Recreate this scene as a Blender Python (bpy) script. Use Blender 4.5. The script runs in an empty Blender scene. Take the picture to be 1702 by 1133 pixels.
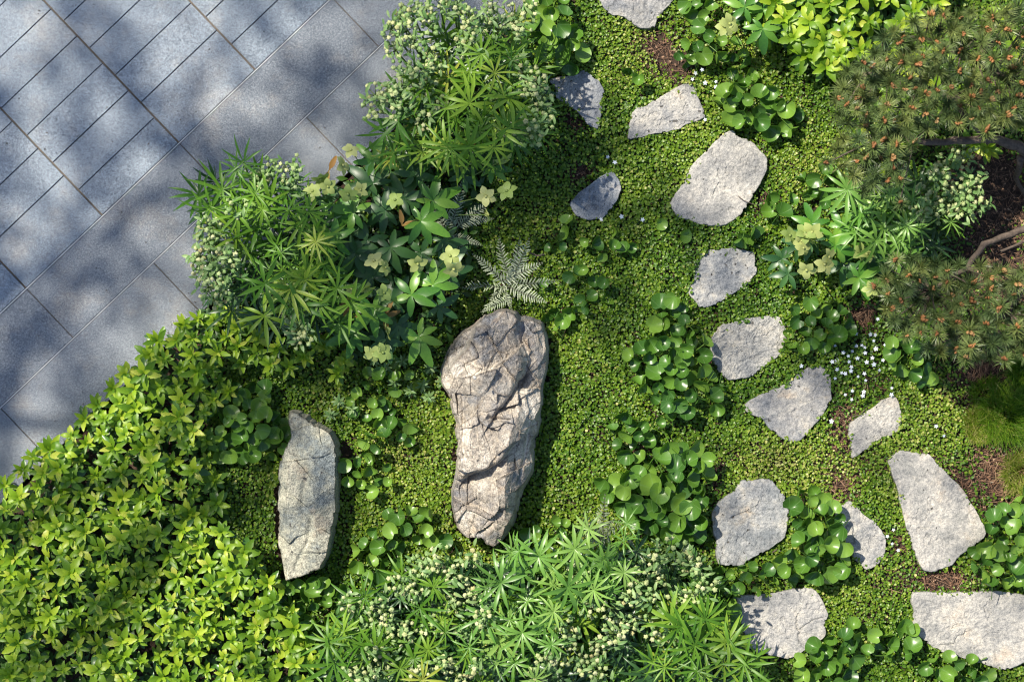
import bpy, math, random
import numpy as np
from mathutils import Matrix, Vector, Euler
sc = bpy.context.scene
C = sc.collection
R = math.radians
random.seed(7); rng = np.random.default_rng(7)

# ------------------------------------------------------------------ camera, sky, sun
H = 8.0                      # camera height above the paving, metres
S = 500.0                    # photo pixels per metre at the paving
cam = bpy.data.objects.new('camera', bpy.data.cameras.new('camera'))
cam.location = (0, 0, H); cam.rotation_euler = (0, 0, 0)
cam.data.sensor_width = 36; cam.data.lens = 36 * H / (1702 / S)
cam.data.clip_end = 400; cam.data.clip_start = 0.1
cam.data.dof.use_dof = True; cam.data.dof.focus_distance = 7.97; cam.data.dof.aperture_fstop = 4.0
C.objects.link(cam); sc.camera = cam

EL = R(54); AZX, AZY = -0.76, 0.65          # horizontal direction towards the sun
nrm = math.hypot(AZX, AZY); AZX /= nrm; AZY /= nrm
w = bpy.data.worlds.new('World'); sc.world = w; w.use_nodes = True
nt = w.node_tree; bg = nt.nodes['Background']
sky = nt.nodes.new('ShaderNodeTexSky'); sky.sky_type = 'NISHITA'; sky.sun_disc = False
sky.sun_elevation = EL; sky.sun_rotation = math.atan2(AZX, AZY)
nt.links.new(sky.outputs[0], bg.inputs[0]); bg.inputs[1].default_value = 0.105
sl = bpy.data.lights.new('sun', 'SUN'); sl.energy = 5.0; sl.use_shadow = True; sl.angle = R(0.53); sl.color = (1.0, 0.925, 0.79)
so = bpy.data.objects.new('sun', sl); C.objects.link(so)
SUN = Vector((AZX * math.cos(EL), AZY * math.cos(EL), math.sin(EL)))
so.rotation_euler = SUN.to_track_quat('Z', 'Y').to_euler(); so.location = (-6, 6, 12)
sc.view_settings.view_transform = 'Standard'; sc.view_settings.look = 'None'
sc.view_settings.gamma = 1; sc.view_settings.exposure = 0.72
sc.cycles.filter_width = 1.15; sc.cycles.max_bounces = 6; sc.cycles.diffuse_bounces = 3; sc.cycles.transmission_bounces = 3
sc.cycles.transparent_max_bounces = 4; sc.cycles.caustics_reflective = False; sc.cycles.caustics_refractive = False

def P(px, py, z=0.0):
    """photo pixel -> the point at height z seen there"""
    k = (H - z) / H / S
    return Vector(((px - 851) * k, (566.5 - py) * k, z))

# ------------------------------------------------------------------ noise
def _h(ix, iy, s):
    n = (ix.astype(np.int64) * 374761393 + iy.astype(np.int64) * 668265263 + s * 1442695041) & 0x7fffffff
    n = ((n ^ (n >> 13)) * 1274126177) & 0x7fffffff
    return ((n ^ (n >> 16)) & 0xffff) / 65535.0
def vn(x, y, s=0):
    x = np.asarray(x, float); y = np.asarray(y, float)
    ix = np.floor(x); iy = np.floor(y); fx = x - ix; fy = y - iy
    fx = fx * fx * (3 - 2 * fx); fy = fy * fy * (3 - 2 * fy)
    ix = ix.astype(np.int64); iy = iy.astype(np.int64)
    a = _h(ix, iy, s); b = _h(ix + 1, iy, s); c = _h(ix, iy + 1, s); d = _h(ix + 1, iy + 1, s)
    return a + (b - a) * fx + (c - a) * fy + (a - b - c + d) * fx * fy
def fbm(x, y, s=0, o=4, g=0.5):
    v = 0; a = 1; t = 0
    for i in range(o):
        v = v + a * vn(np.asarray(x) * 2 ** i + 17.3 * i, np.asarray(y) * 2 ** i - 9.1 * i, s + i); t += a; a *= g
    return v / t

# ------------------------------------------------------------------ mesh and object helpers
def mesh(name, V, F, mat=None, smooth=True, tint=None):
    me = bpy.data.meshes.new(name)
    V = np.asarray(V, np.float32).reshape(-1, 3)
    if isinstance(F, np.ndarray):
        k = F.shape[1]; n = len(F)
        me.vertices.add(len(V)); me.vertices.foreach_set('co', V.ravel())
        me.loops.add(n * k); me.loops.foreach_set('vertex_index', F.astype(np.int32).ravel())
        me.polygons.add(n)
        me.polygons.foreach_set('loop_start', np.arange(0, n * k, k, dtype=np.int32))
        me.polygons.foreach_set('loop_total', np.full(n, k, np.int32))
        me.update(calc_edges=True)
    else:
        me.from_pydata([tuple(v) for v in V.tolist()], [], F); me.update()
    if smooth: me.polygons.foreach_set('use_smooth', np.ones(len(me.polygons), bool))
    if tint is not None:
        a = me.attributes.new('tint', 'FLOAT', 'POINT'); a.data.foreach_set('value', np.asarray(tint, np.float32))
    if mat: me.materials.append(mat)
    return me
def obj(name, me, parent=None, loc=None, rot=None, scale=None):
    o = bpy.data.objects.new(name, me); C.objects.link(o)
    if parent: o.parent = parent
    if loc is not None: o.location = loc
    if rot is not None: o.rotation_euler = rot
    if scale is not None: o.scale = (scale,) * 3 if isinstance(scale, (int, float)) else scale
    return o
def tag(o, label=None, cat=None, group=None, kind=None):
    if label: o['label'] = label
    if cat: o['category'] = cat
    if group: o['group'] = group
    if kind: o['kind'] = kind
    return o
def empty(name, loc, rz=0):
    o = bpy.data.objects.new(name, None); C.objects.link(o); o.location = loc; o.rotation_euler = (0, 0, rz)
    o.empty_display_size = 0.03
    return o
def scatter(tV, tF, pos, az, tilt, roll, scl):
    """copies of a template (n,3)/(m,3) at pos (k,3): Rz(az) Rx(tilt) Ry(roll) * scl"""
    k = len(pos); ca, sa = np.cos(az), np.sin(az); ct, st = np.cos(tilt), np.sin(tilt); cr, sr = np.cos(roll), np.sin(roll)
    x = tV[None, :, 0] * scl[:, None]; y = tV[None, :, 1] * scl[:, None]; z = tV[None, :, 2] * scl[:, None]
    x, z = x * cr[:, None] + z * sr[:, None], -x * sr[:, None] + z * cr[:, None]
    y, z = y * ct[:, None] - z * st[:, None], y * st[:, None] + z * ct[:, None]
    x, y = x * ca[:, None] - y * sa[:, None], x * sa[:, None] + y * ca[:, None]
    V = np.stack([x, y, z], -1) + pos[:, None, :]
    F = tF[None] + (np.arange(k) * len(tV))[:, None, None]
    return V.reshape(-1, 3), F.reshape(-1, tF.shape[1])
class MB:
    def __init__(s): s.v = []; s.f = []; s.n = 0
    def add(s, V, F):
        V = np.asarray(V, float).reshape(-1, 3); s.v.append(V); s.f += [tuple(int(i) + s.n for i in f) for f in F]; s.n += len(V)
    def tube(s, pts, rad, seg=6, cap=True):
        pts = [Vector(p) for p in pts]; n = len(pts)
        if not isinstance(rad, (list, tuple, np.ndarray)): rad = [rad] * n
        V = []; F = []
        for i, p in enumerate(pts):
            d = (pts[min(i + 1, n - 1)] - pts[max(i - 1, 0)]).normalized()
            u = d.cross(Vector((0.3, 0.2, 1)) if abs(d.z) < .9 else Vector((1, 0.1, 0))).normalized(); v = d.cross(u)
            for j in range(seg):
                a = 2 * math.pi * j / seg
                V.append(p + (u * math.cos(a) + v * math.sin(a)) * rad[i])
        for i in range(n - 1):
            for j in range(seg):
                F.append((i * seg + j, i * seg + (j + 1) % seg, (i + 1) * seg + (j + 1) % seg, (i + 1) * seg + j))
        if cap: F.append(tuple(range(seg))[::-1]); F.append(tuple((n - 1) * seg + j for j in range(seg)))
        s.add([tuple(q) for q in V], F)
    def mesh(s, name, mat, smooth=True):
        return mesh(name, np.concatenate(s.v), s.f, mat, smooth)
def inpoly(px, py, poly):
    px = np.asarray(px, float); py = np.asarray(py, float); c = np.zeros(px.shape, bool); n = len(poly)
    for i in range(n):
        x1, y1 = poly[i]; x2, y2 = poly[i - 1]
        if y1 == y2: continue
        m = ((y1 > py) != (y2 > py)) & (px < (x2 - x1) * (py - y1) / (y2 - y1) + x1)
        c ^= m
    return c
def grow(poly, d):
    cx = sum(p[0] for p in poly) / len(poly); cy = sum(p[1] for p in poly) / len(poly)
    out = []
    for x, y in poly:
        r = math.hypot(x - cx, y - cy); out.append((cx + (x - cx) * (r + d) / r, cy + (y - cy) * (r + d) / r))
    return out
def poisson(poly, dmin, tries=12000, seed=1, start=()):
    rg = random.Random(seed); xs = [p[0] for p in poly]; ys = [p[1] for p in poly]; pts = list(start)
    cand = np.array([[rg.uniform(min(xs), max(xs)), rg.uniform(min(ys), max(ys))] for _ in range(tries)])
    cand = cand[inpoly(cand[:, 0], cand[:, 1], poly)]
    acc = np.array(pts, float).reshape(-1, 2) if pts else np.zeros((0, 2))
    for c in cand:
        if len(acc) == 0 or ((acc - c) ** 2).sum(1).min() > dmin * dmin: acc = np.vstack([acc, c])
    return [tuple(a) for a in acc]
def ell(cx, cy, rx, ry, rot=0, n=16):
    c, s = math.cos(R(rot)), math.sin(R(rot))
    return [(cx + rx * math.cos(a) * c - ry * math.sin(a) * s, cy + rx * math.cos(a) * s + ry * math.sin(a) * c) for a in [2 * math.pi * i / n for i in range(n)]]

# ------------------------------------------------------------------ materials
def newmat(name):
    m = bpy.data.materials.new(name); m.use_nodes = True; t = m.node_tree
    return m, t, t.nodes['Principled BSDF'], t.nodes['Material Output']
def nd(t, typ, **kw):
    n = t.nodes.new(typ)
    for k, v in kw.items():
        if k in n.inputs: n.inputs[k].default_value = v
        else: setattr(n, k, v)
    return n
def ramp(t, fac, stops):
    r = t.nodes.new('ShaderNodeValToRGB'); e = r.color_ramp.elements
    while len(e) < len(stops): e.new(0.5)
    for i, (p, c) in enumerate(stops): e[i].position = p; e[i].color = (*c, 1) if len(c) == 3 else c
    t.links.new(fac, r.inputs[0]); return r.outputs[0]
def mixc(t, a, b, fac, mode='MIX'):
    m = t.nodes.new('ShaderNodeMix'); m.data_type = 'RGBA'; m.blend_type = mode
    for s, v in ((0, fac), (6, a), (7, b)):
        if isinstance(v, (int, float)): m.inputs[s].default_value = v
        elif isinstance(v, tuple): m.inputs[s].default_value = (*v, 1) if len(v) == 3 else v
        else: t.links.new(v, m.inputs[s])
    return m.outputs[2]
def math_(t, op, a, b=None):
    m = t.nodes.new('ShaderNodeMath'); m.operation = op
    for i, v in enumerate((a, b)):
        if v is None: continue
        if isinstance(v, (int, float)): m.inputs[i].default_value = v
        else: t.links.new(v, m.inputs[i])
    return m.outputs[0]
def noise(t, vec, scale, detail=3, rough=.5):
    n = nd(t, 'ShaderNodeTexNoise', Scale=scale, Detail=detail, Roughness=rough)
    t.links.new(vec, n.inputs['Vector']); return n.outputs[0]

def leaf_mat(name, stops, src='object', rough=.45, transl=.3, glow=(1.25, 1.35, .45), spec=.4, vein=0.0, local_noise=60, base_dark=0):
    m, t, b, out = newmat(name)
    if src == 'object': fac = nd(t, 'ShaderNodeObjectInfo').outputs['Random']
    else: fac = nd(t, 'ShaderNodeAttribute', attribute_name='tint').outputs['Fac']
    tc = nd(t, 'ShaderNodeTexCoord').outputs['Object']
    n = noise(t, tc, local_noise, 2)
    f2 = math_(t, 'ADD', fac, math_(t, 'MULTIPLY', math_(t, 'SUBTRACT', n, .5), .5))
    col = ramp(t, f2, stops)
    if vein:
        s = nd(t, 'ShaderNodeSeparateXYZ'); t.links.new(tc, s.inputs[0])
        ang = math_(t, 'ARCTAN2', s.outputs[0], math_(t, 'ADD', s.outputs[1], .0))
        wv = math_(t, 'ABSOLUTE', math_(t, 'SINE', math_(t, 'MULTIPLY', ang, 3.6)))
        vf = ramp(t, wv, [(0, (vein,) * 3), (.16, (0, 0, 0))])
        col = mixc(t, col, (.20, .33, .12), vf)
    t.links.new(col, b.inputs['Base Color'])
    b.inputs['Roughness'].default_value = rough; b.inputs['Specular IOR Level'].default_value = spec
    tr = nd(t, 'ShaderNodeBsdfTranslucent')
    t.links.new(mixc(t, col, (*glow,), 1.0, 'MULTIPLY'), tr.inputs[0])
    mx = nd(t, 'ShaderNodeMixShader'); mx.inputs[0].default_value = transl
    t.links.new(b.outputs[0], mx.inputs[1]); t.links.new(tr.outputs[0], mx.inputs[2]); t.links.new(mx.outputs[0], out.inputs[0])
    return m
M = {}
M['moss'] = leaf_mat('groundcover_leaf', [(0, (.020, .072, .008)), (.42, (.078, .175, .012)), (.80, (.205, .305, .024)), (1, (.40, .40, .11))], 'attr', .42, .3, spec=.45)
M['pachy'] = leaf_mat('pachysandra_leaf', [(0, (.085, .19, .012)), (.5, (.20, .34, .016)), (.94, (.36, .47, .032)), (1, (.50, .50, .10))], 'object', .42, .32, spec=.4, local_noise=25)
M['pachy_low'] = leaf_mat('pachysandra_low_leaf', [(0, (.03, .095, .014)), (.6, (.07, .17, .018)), (1, (.13, .25, .025))], 'object', .32, .2, spec=.5)  # darker green for the lower whorl of each shoot
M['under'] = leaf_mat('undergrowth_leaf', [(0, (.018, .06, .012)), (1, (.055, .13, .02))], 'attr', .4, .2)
M['ginger'] = leaf_mat('ginger_leaf', [(0, (.040, .115, .018)), (.55, (.090, .20, .024)), (1, (.18, .31, .045))], 'object', .33, .22, spec=.5, vein=.6, local_noise=26)
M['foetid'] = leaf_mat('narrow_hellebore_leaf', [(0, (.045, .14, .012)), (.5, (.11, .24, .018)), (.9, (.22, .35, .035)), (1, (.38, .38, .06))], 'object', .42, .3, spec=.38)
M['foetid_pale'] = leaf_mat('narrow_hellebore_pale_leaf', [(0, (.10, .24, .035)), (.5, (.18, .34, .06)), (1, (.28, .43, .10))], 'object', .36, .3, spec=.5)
M['foetid_low'] = leaf_mat('narrow_hellebore_low_leaf', [(0, (.015, .055, .018)), (1, (.05, .12, .025))], 'object', .33, .2, spec=.5)  # darker green for most leaves of the low layer
M['broad'] = leaf_mat('broad_hellebore_leaf', [(0, (.05, .16, .025)), (.5, (.10, .26, .03)), (1, (.20, .37, .05))], 'object', .33, .28, spec=.5, local_noise=20)
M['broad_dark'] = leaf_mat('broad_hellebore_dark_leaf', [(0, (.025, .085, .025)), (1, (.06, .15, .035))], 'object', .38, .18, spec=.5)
M['cup'] = leaf_mat('green_flower', [(0, (.16, .30, .09)), (.5, (.30, .43, .16)), (.9, (.48, .56, .27)), (1, (.50, .42, .20))], 'object', .5, .28, glow=(1.1, 1.15, .7), spec=.3)
M['cup_pale'] = leaf_mat('cream_flower', [(0, (.38, .46, .20)), (.5, (.52, .57, .27)), (1, (.64, .65, .38))], 'object', .5, .28, glow=(1.1, 1.1, .8), spec=.3)
M['sepal'] = leaf_mat('green_sepal', [(0, (.26, .36, .10)), (.5, (.40, .46, .15)), (1, (.52, .54, .22))], 'object', .5, .3, glow=(1.1, 1.15, .6), spec=.3)
M['stem'] = leaf_mat('green_stem', [(0, (.10, .17, .04)), (1, (.19, .27, .08))], 'object', .5, .1)
M['dry'] = leaf_mat('withered_leaf', [(0, (.26, .13, .03)), (.5, (.36, .25, .05)), (1, (.20, .11, .05))], 'object', .6, .3, glow=(1.2, 1, .6))
M['needle'] = leaf_mat('pine_needle', [(0, (.06, .10, .035)), (.5, (.115, .165, .05)), (1, (.22, .26, .08))], 'object', .38, .12, spec=.5)
M['bud'] = leaf_mat('pine_bud', [(0, (.22, .10, .04)), (.6, (.36, .16, .055)), (1, (.28, .19, .08))], 'object', .6, .1, glow=(1.2, 1, .7), local_noise=200)
M['grassm'] = leaf_mat('fine_grass_blade', [(0, (.06, .15, .012)), (.6, (.14, .26, .015)), (.85, (.26, .31, .04)), (1, (.52, .44, .20))], 'attr', .45, .3)
M['litter'] = leaf_mat('dry_litter', [(0, (.08, .04, .025)), (.5, (.22, .12, .07)), (.85, (.38, .24, .15)), (1, (.55, .45, .34))], 'attr', .7, .05)
M['petal'] = leaf_mat('star_flower_petal', [(0, (.66, .74, .86)), (1, (.82, .86, .90))], 'object', .6, .2, glow=(1, 1, 1), spec=.2)

def fern_mat():
    m, t, b, out = newmat('painted_fern')
    tc = nd(t, 'ShaderNodeTexCoord').outputs['Object']; s = nd(t, 'ShaderNodeSeparateXYZ'); t.links.new(tc, s.inputs[0])
    ax = math_(t, 'ABSOLUTE', s.outputs[0])
    f = math_(t, 'MULTIPLY', ax, 26.0)
    col = ramp(t, f, [(0, (.09, .045, .045)), (.15, (.10, .13, .08)), (.7, (.20, .24, .155)), (1, (.29, .33, .22))])
    t.links.new(col, b.inputs['Base Color']); b.inputs['Roughness'].default_value = .55
    return m
M['fern'] = fern_mat()

def paving_mat(name, c1, c2, warm):
    m, t, b, out = newmat(name)
    g = nd(t, 'ShaderNodeNewGeometry').outputs['Position']
    big = noise(t, g, 2.3, 3); fine = noise(t, g, 420, 2, .7); mid = noise(t, g, 130, 2, .6)
    rnd = nd(t, 'ShaderNodeObjectInfo').outputs['Random']
    base = mixc(t, c1, c2, math_(t, 'ADD', math_(t, 'MULTIPLY', rnd, .5), math_(t, 'MULTIPLY', big, .5)))
    st = ramp(t, noise(t, g, 4.2, 6, .7), [(.50, (0, 0, 0)), (.68, (.65, .65, .65))])
    base = mixc(t, base, warm, st)
    sp = ramp(t, fine, [(.33, (.30, .32, .36)), (.5, (1, 1, 1)), (.66, (1.9, 1.85, 1.75))])
    base = mixc(t, base, sp, 1.0, 'MULTIPLY')
    sp2 = ramp(t, mid, [(.30, (.72, .72, .74)), (.5, (1, 1, 1)), (.75, (1.3, 1.3, 1.28))])
    base = mixc(t, base, sp2, 1.0, 'MULTIPLY')
    ds = ramp(t, noise(t, g, 48, 1, .5), [(.195, (.25, .24, .22)), (.235, (1, 1, 1))])
    base = mixc(t, base, ds, 1.0, 'MULTIPLY')
    t.links.new(base, b.inputs['Base Color']); b.inputs['Roughness'].default_value = .72
    b.inputs['Specular IOR Level'].default_value = .3
    bp = nd(t, 'ShaderNodeBump', Strength=.25, Distance=.0008); t.links.new(fine, bp.inputs['Height']); t.links.new(bp.outputs[0], b.inputs['Normal'])
    return m
M['pave'] = paving_mat('blue_grey_granite', (.170, .203, .242), (.215, .248, .288), (.28, .272, .262))
M['pave_strip'] = paving_mat('grey_granite', (.150, .170, .196), (.184, .203, .230), (.245, .228, .21))
def plain(name, col, rough=.8, bump=0, scale=200, var=.3):
    m, t, b, out = newmat(name); g = nd(t, 'ShaderNodeNewGeometry').outputs['Position']
    n = noise(t, g, scale, 4, .65)
    c = ramp(t, n, [(.25, tuple(x * (1 - var) for x in col)), (.75, tuple(x * (1 + var) for x in col))])
    t.links.new(c, b.inputs['Base Color']); b.inputs['Roughness'].default_value = rough
    if bump:
        bp = nd(t, 'ShaderNodeBump', Strength=.8, Distance=bump); t.links.new(n, bp.inputs['Height']); t.links.new(bp.outputs[0], b.inputs['Normal'])
    return m
M['joint'] = plain('sandy_joint', (.14, .115, .095), .9, .001, 150, .5)
def bedding():
    m, t, b, out = newmat('joint_sand_and_far_paving'); g = nd(t, 'ShaderNodeNewGeometry').outputs['Position']
    n = noise(t, g, 150, 4, .65); c = ramp(t, n, [(.25, (.075, .062, .05)), (.75, (.20, .165, .135))])
    sp = nd(t, 'ShaderNodeSeparateXYZ'); t.links.new(g, sp.inputs[0])
    far = math_(t, 'MAXIMUM', math_(t, 'GREATER_THAN', math_(t, 'ABSOLUTE', sp.outputs[0]), 2.2), math_(t, 'GREATER_THAN', math_(t, 'ABSOLUTE', sp.outputs[1]), 1.55))
    t.links.new(mixc(t, c, (.17, .20, .24), far), b.inputs['Base Color']); b.inputs['Roughness'].default_value = .85
    return m
M['bedding'] = bedding()
M['jointwhite'] = plain('pale_joint', (.56, .58, .60), .7, 0, 60, .25)
M['bark'] = plain('pine_bark', (.105, .078, .06), .9, .004, 70, .55)
M['treebark'] = plain('tree_bark', (.10, .08, .06), .9, .01, 30, .4)
M['pebble'] = plain('pale_pebble', (.62, .58, .52), .7, .001, 90, .2)
def soil_mat():
    m, t, b, out = newmat('garden_soil'); g = nd(t, 'ShaderNodeNewGeometry').outputs['Position']
    n = noise(t, g, 55, 5, .7); n2 = noise(t, g, 4, 3)
    c = ramp(t, n, [(.3, (.018, .011, .007)), (.55, (.06, .037, .025)), (.72, (.14, .09, .06)), (.85, (.26, .19, .14))])
    c = mixc(t, c, (.7, .62, .55), n2, 'MULTIPLY')
    t.links.new(c, b.inputs['Base Color']); b.inputs['Roughness'].default_value = .95
    bp = nd(t, 'ShaderNodeBump', Strength=1, Distance=.012); t.links.new(n, bp.inputs['Height']); t.links.new(bp.outputs[0], b.inputs['Normal'])
    return m
M['soil'] = soil_mat()
M['lawn'] = plain('lawn', (.05, .09, .025), .9, .01, 40, .5)

def stone_mat(name, c1, c2, c3, seed, pits=.5, rust=.5, rough_bump=.004, scale=1.0, crest=False):
    m, t, b, out = newmat(name)
    tc = nd(t, 'ShaderNodeTexCoord').outputs['Object']
    mp = nd(t, 'ShaderNodeMapping'); mp.inputs['Location'].default_value = (seed * 3.1, seed * 1.7, seed); t.links.new(tc, mp.inputs[0]); v = mp.outputs[0]
    big = noise(t, v, 9 * scale, 6, .68); mid = noise(t, v, 75 * scale, 4, .7); fine = noise(t, v, 240, 3, .7)
    c = ramp(t, big, [(.36, c1), (.5, c2), (.64, c3)])
    c = mixc(t, c, ramp(t, mid, [(.28, (.50, .50, .50)), (.5, (.84, .82, .78)), (.74, (1.10, 1.06, .99))]), 1.0, 'MULTIPLY')
    c = mixc(t, c, ramp(t, fine, [(.28, (.55, .56, .58)), (.5, (1, 1, 1)), (.72, (1.35, 1.34, 1.3))]), 1.0, 'MULTIPLY')
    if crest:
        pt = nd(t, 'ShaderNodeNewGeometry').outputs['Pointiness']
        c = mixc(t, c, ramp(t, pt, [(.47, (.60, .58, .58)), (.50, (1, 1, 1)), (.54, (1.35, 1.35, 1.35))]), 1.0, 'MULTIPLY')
    rf = ramp(t, noise(t, v, 9, 3, .6), [(.60, (0, 0, 0)), (.74, (rust,) * 3)])
    c = mixc(t, c, (.40, .27, .17), rf)
    pn = noise(t, v, 62, 1, .4)
    pf = ramp(t, pn, [(.20 + .05 * pits, (0, 0, 0)), (.235 + .05 * pits, (1, 1, 1))])
    c = mixc(t, c, (.09, .085, .08), math_(t, 'SUBTRACT', 1.0, pf))
    t.links.new(c, b.inputs['Base Color']); b.inputs['Roughness'].default_value = .85; b.inputs['Specular IOR Level'].default_value = .25
    hgt = math_(t, 'ADD', math_(t, 'ADD', math_(t, 'MULTIPLY', mid, 1.0), math_(t, 'MULTIPLY', fine, .35)), math_(t, 'MULTIPLY', pf, .35))
    bp = nd(t, 'ShaderNodeBump', Strength=1, Distance=rough_bump); t.links.new(hgt, bp.inputs['Height']); t.links.new(bp.outputs[0], b.inputs['Normal'])
    return m

# ------------------------------------------------------------------ setting: ground, soil, paving
def ln1(x): return 520 - .952 * x
def ln2(x): return 678 - .950 * x
def ln3(x): return 838 - .950 * x          # where the paving ends under the plants
def ground_h(x, y):
    return -0.020 + 0.022 * (fbm(x * 3.1 + 5, y * 3.1, 3, 3) - .5) * 2 * .6 + .006 * (fbm(x * 14, y * 14, 9, 2) - .5)
# large lawn far around, then the planting bed, then the paving
g = 60
obj('ground', mesh('ground', [(-g, -g, -.12), (g, -g, -.12), (g, g, -.12), (-g, g, -.12)], [(0, 1, 2, 3)], M['lawn'])).__setitem__('kind', 'structure')
n = 260; xs = np.linspace(-4.5, 4.5, n); ys = np.linspace(-4, 4, n); X, Y = np.meshgrid(xs, ys)
Z = ground_h(X, Y)
dist = ((Y - (566.5 - ln3(X * S + 851)) / S)) * .725
Z = np.where(dist > -.01, -.075, Z)
idx = np.arange(n * n).reshape(n, n)
F = np.stack([idx[:-1, :-1], idx[:-1, 1:], idx[1:, 1:], idx[1:, :-1]], -1).reshape(-1, 4)
tag(obj('soil', mesh('soil', np.stack([X, Y, Z], -1), F, M['soil'])), kind='structure')

A = Vector((1, .951, 0)).normalized()      # world direction along the long joints
B = Vector((A.y, -A.x, 0))                 # towards the garden
O1 = P(0, 520)                             # a point on the first long joint
w1 = (P(0, 678) - O1).dot(B); w2 = (P(0, 838) - O1).dot(B)
pav = MB()
def quadprism(a0, a1, b0, b1, z0, z1, bev=.0):
    pts = []
    for z, e in ((z0, 0), (z1 - bev, 0), (z1, bev)):
        for a, b in ((a0 + e, b0 + e), (a1 - e, b0 + e), (a1 - e, b1 - e), (a0 + e, b1 - e)):
            p = O1 + A * a + B * b; pts.append((p.x, p.y, z))
    F = []
    for k in (0, 4):
        for i in range(4): F.append((k + (i + 1) % 4, k + i, k + 4 + i, k + 4 + (i + 1) % 4))
    F.append((11, 10, 9, 8)); F.append((0, 1, 2, 3))
    return pts, F
pv, pf = quadprism(-7, 9, -3.6, w2, -.11, -.0065)
pavement = tag(obj('pavement', mesh('pavement', pv, pf, M['bedding'], False)), kind='structure')
# distance along A of a photo pixel on line 1
def aa(px, py): return (P(px, py) - O1).dot(A)
Acourse = aa(297, 237); CW = 0.3505            # course joint and spacing
def vis(a0, a1, b0, b1):
    for i in range(5):
        for j in range(5):
            p = O1 + A * (a0 + (a1 - a0) * i / 4) + B * (b0 + (b1 - b0) * j / 4)
            if abs(p.x) < 2.15 and abs(p.y) < 1.5: return True
    return False
def paver(a0, a1, b0, b1, mat, gap, z1=0.0):
    if not vis(a0, a1, b0, b1): return
    c = O1 + A * (a0 + a1) / 2 + B * (b0 + b1) / 2
    v, f = quadprism(a0 + gap[0], a1 - gap[0], b0 + gap[1], b1 - gap[1], -.035, z1 + random.uniform(-.0008, .0008), .0016)
    v = [(x - c.x, y - c.y, z) for x, y, z in v]
    obj('paving_stone', mesh('paving_stone', v, f, mat, False), pavement, (c.x, c.y, 0))
TW = .1245
for k in range(-14, 14):
    a0 = Acourse + k * CW; a1 = a0 + CW
    b = 0; first = TW * (1.47 if k % 2 else .93)
    # course to the lower left of the (297,237) joint starts with the narrow piece
    first = TW * (.93 if k % 2 else 1.47) if False else (TW * .93 if k in (-1, 1, -3, 3, 5, -5) else TW * 1.47)
    if k in (0, 2, -2, -4): first = TW * .93 if False else TW * 1.47
    if k == -1: first = TW * .93
    while b > -3.4:
        wd = first if b == 0 else TW
        paver(a0, a1, b - wd, b, M['pave'], (.0030, .0014), .003)
        b -= wd
for k in range(-8, 9):
    a0 = aa(297, 237) + k * CW * 2
    paver(a0, a0 + CW * 2, .004, w1 - .002, M['pave_strip'], (.0014, .0008))
    a0 = aa(297, 237) + (aa(511, 197) - aa(297, 237)) % (CW * 2) + k * CW * 2
    paver(a0, a0 + CW * 2, w1 + .002, w2, M['pave_strip'], (.0014, .0008))
for b0, b1, z in ((.0006, .0032, .0018), (w1 - .0012, w1 + .0012, .0012)):
    v, f = quadprism(-2.6, 4.6, b0, b1, -.03, z)
    obj('pale_joint', mesh('pale_joint', v, f, M['jointwhite'], False), pavement)

# ------------------------------------------------------------------ the shade tree beyond the frame, towards the sun
def G(px, py, cx, cy, rx, ry, rot):
    c, s = math.cos(R(rot)), math.sin(R(rot)); dx = px - cx; dy = py - cy
    u = (dx * c + dy * s) / rx; v = (-dx * s + dy * c) / ry
    return np.exp(-(u * u + v * v))
LIGHT = [(20, 30, 50, 60, 45, .9), (55, 165, 60, 35, 45, .7), (182, 208, 90, 26, 48, .75), (213, 235, 60, 25, 48, .5), (335, 100, 110, 24, 45, 1.0), (345, 150, 50, 30, 45, .8), (410, 70, 60, 18, 45, .6),
         (375, 20, 60, 22, 45, .7), (470, 20, 60, 20, 45, .8), (440, 165, 45, 36, 45, .9), (545, 60, 70, 45, 45, .9), (640, 10, 60, 40, 20, .9), (610, 50, 50, 30, 45, .8), (237, 355, 50, 38, 45, .9), (157, 430, 60, 40, 45, .95),
         (34, 335, 50, 40, 45, .8), (114, 335, 60, 20, 50, .9), (70, 440, 60, 30, 45, .7), (572, 157, 40, 26, 50, .8), (538, 246, 40, 24, 48, .75), (168, 547, 90, 34, 40, .9), (20, 590, 70, 36, 40, .8), (67, 690, 70, 40, 40, .85), (230, 480, 90, 24, 40, .55),
         (10, 740, 60, 60, 0, .8), (250, 60, 60, 16, 45, .5), (120, 100, 50, 16, 45, .35), (300, 300, 60, 20, 40, .35), (25, 250, 40, 20, 45, .5), (310, 440, 60, 30, 45, .5)]
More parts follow.
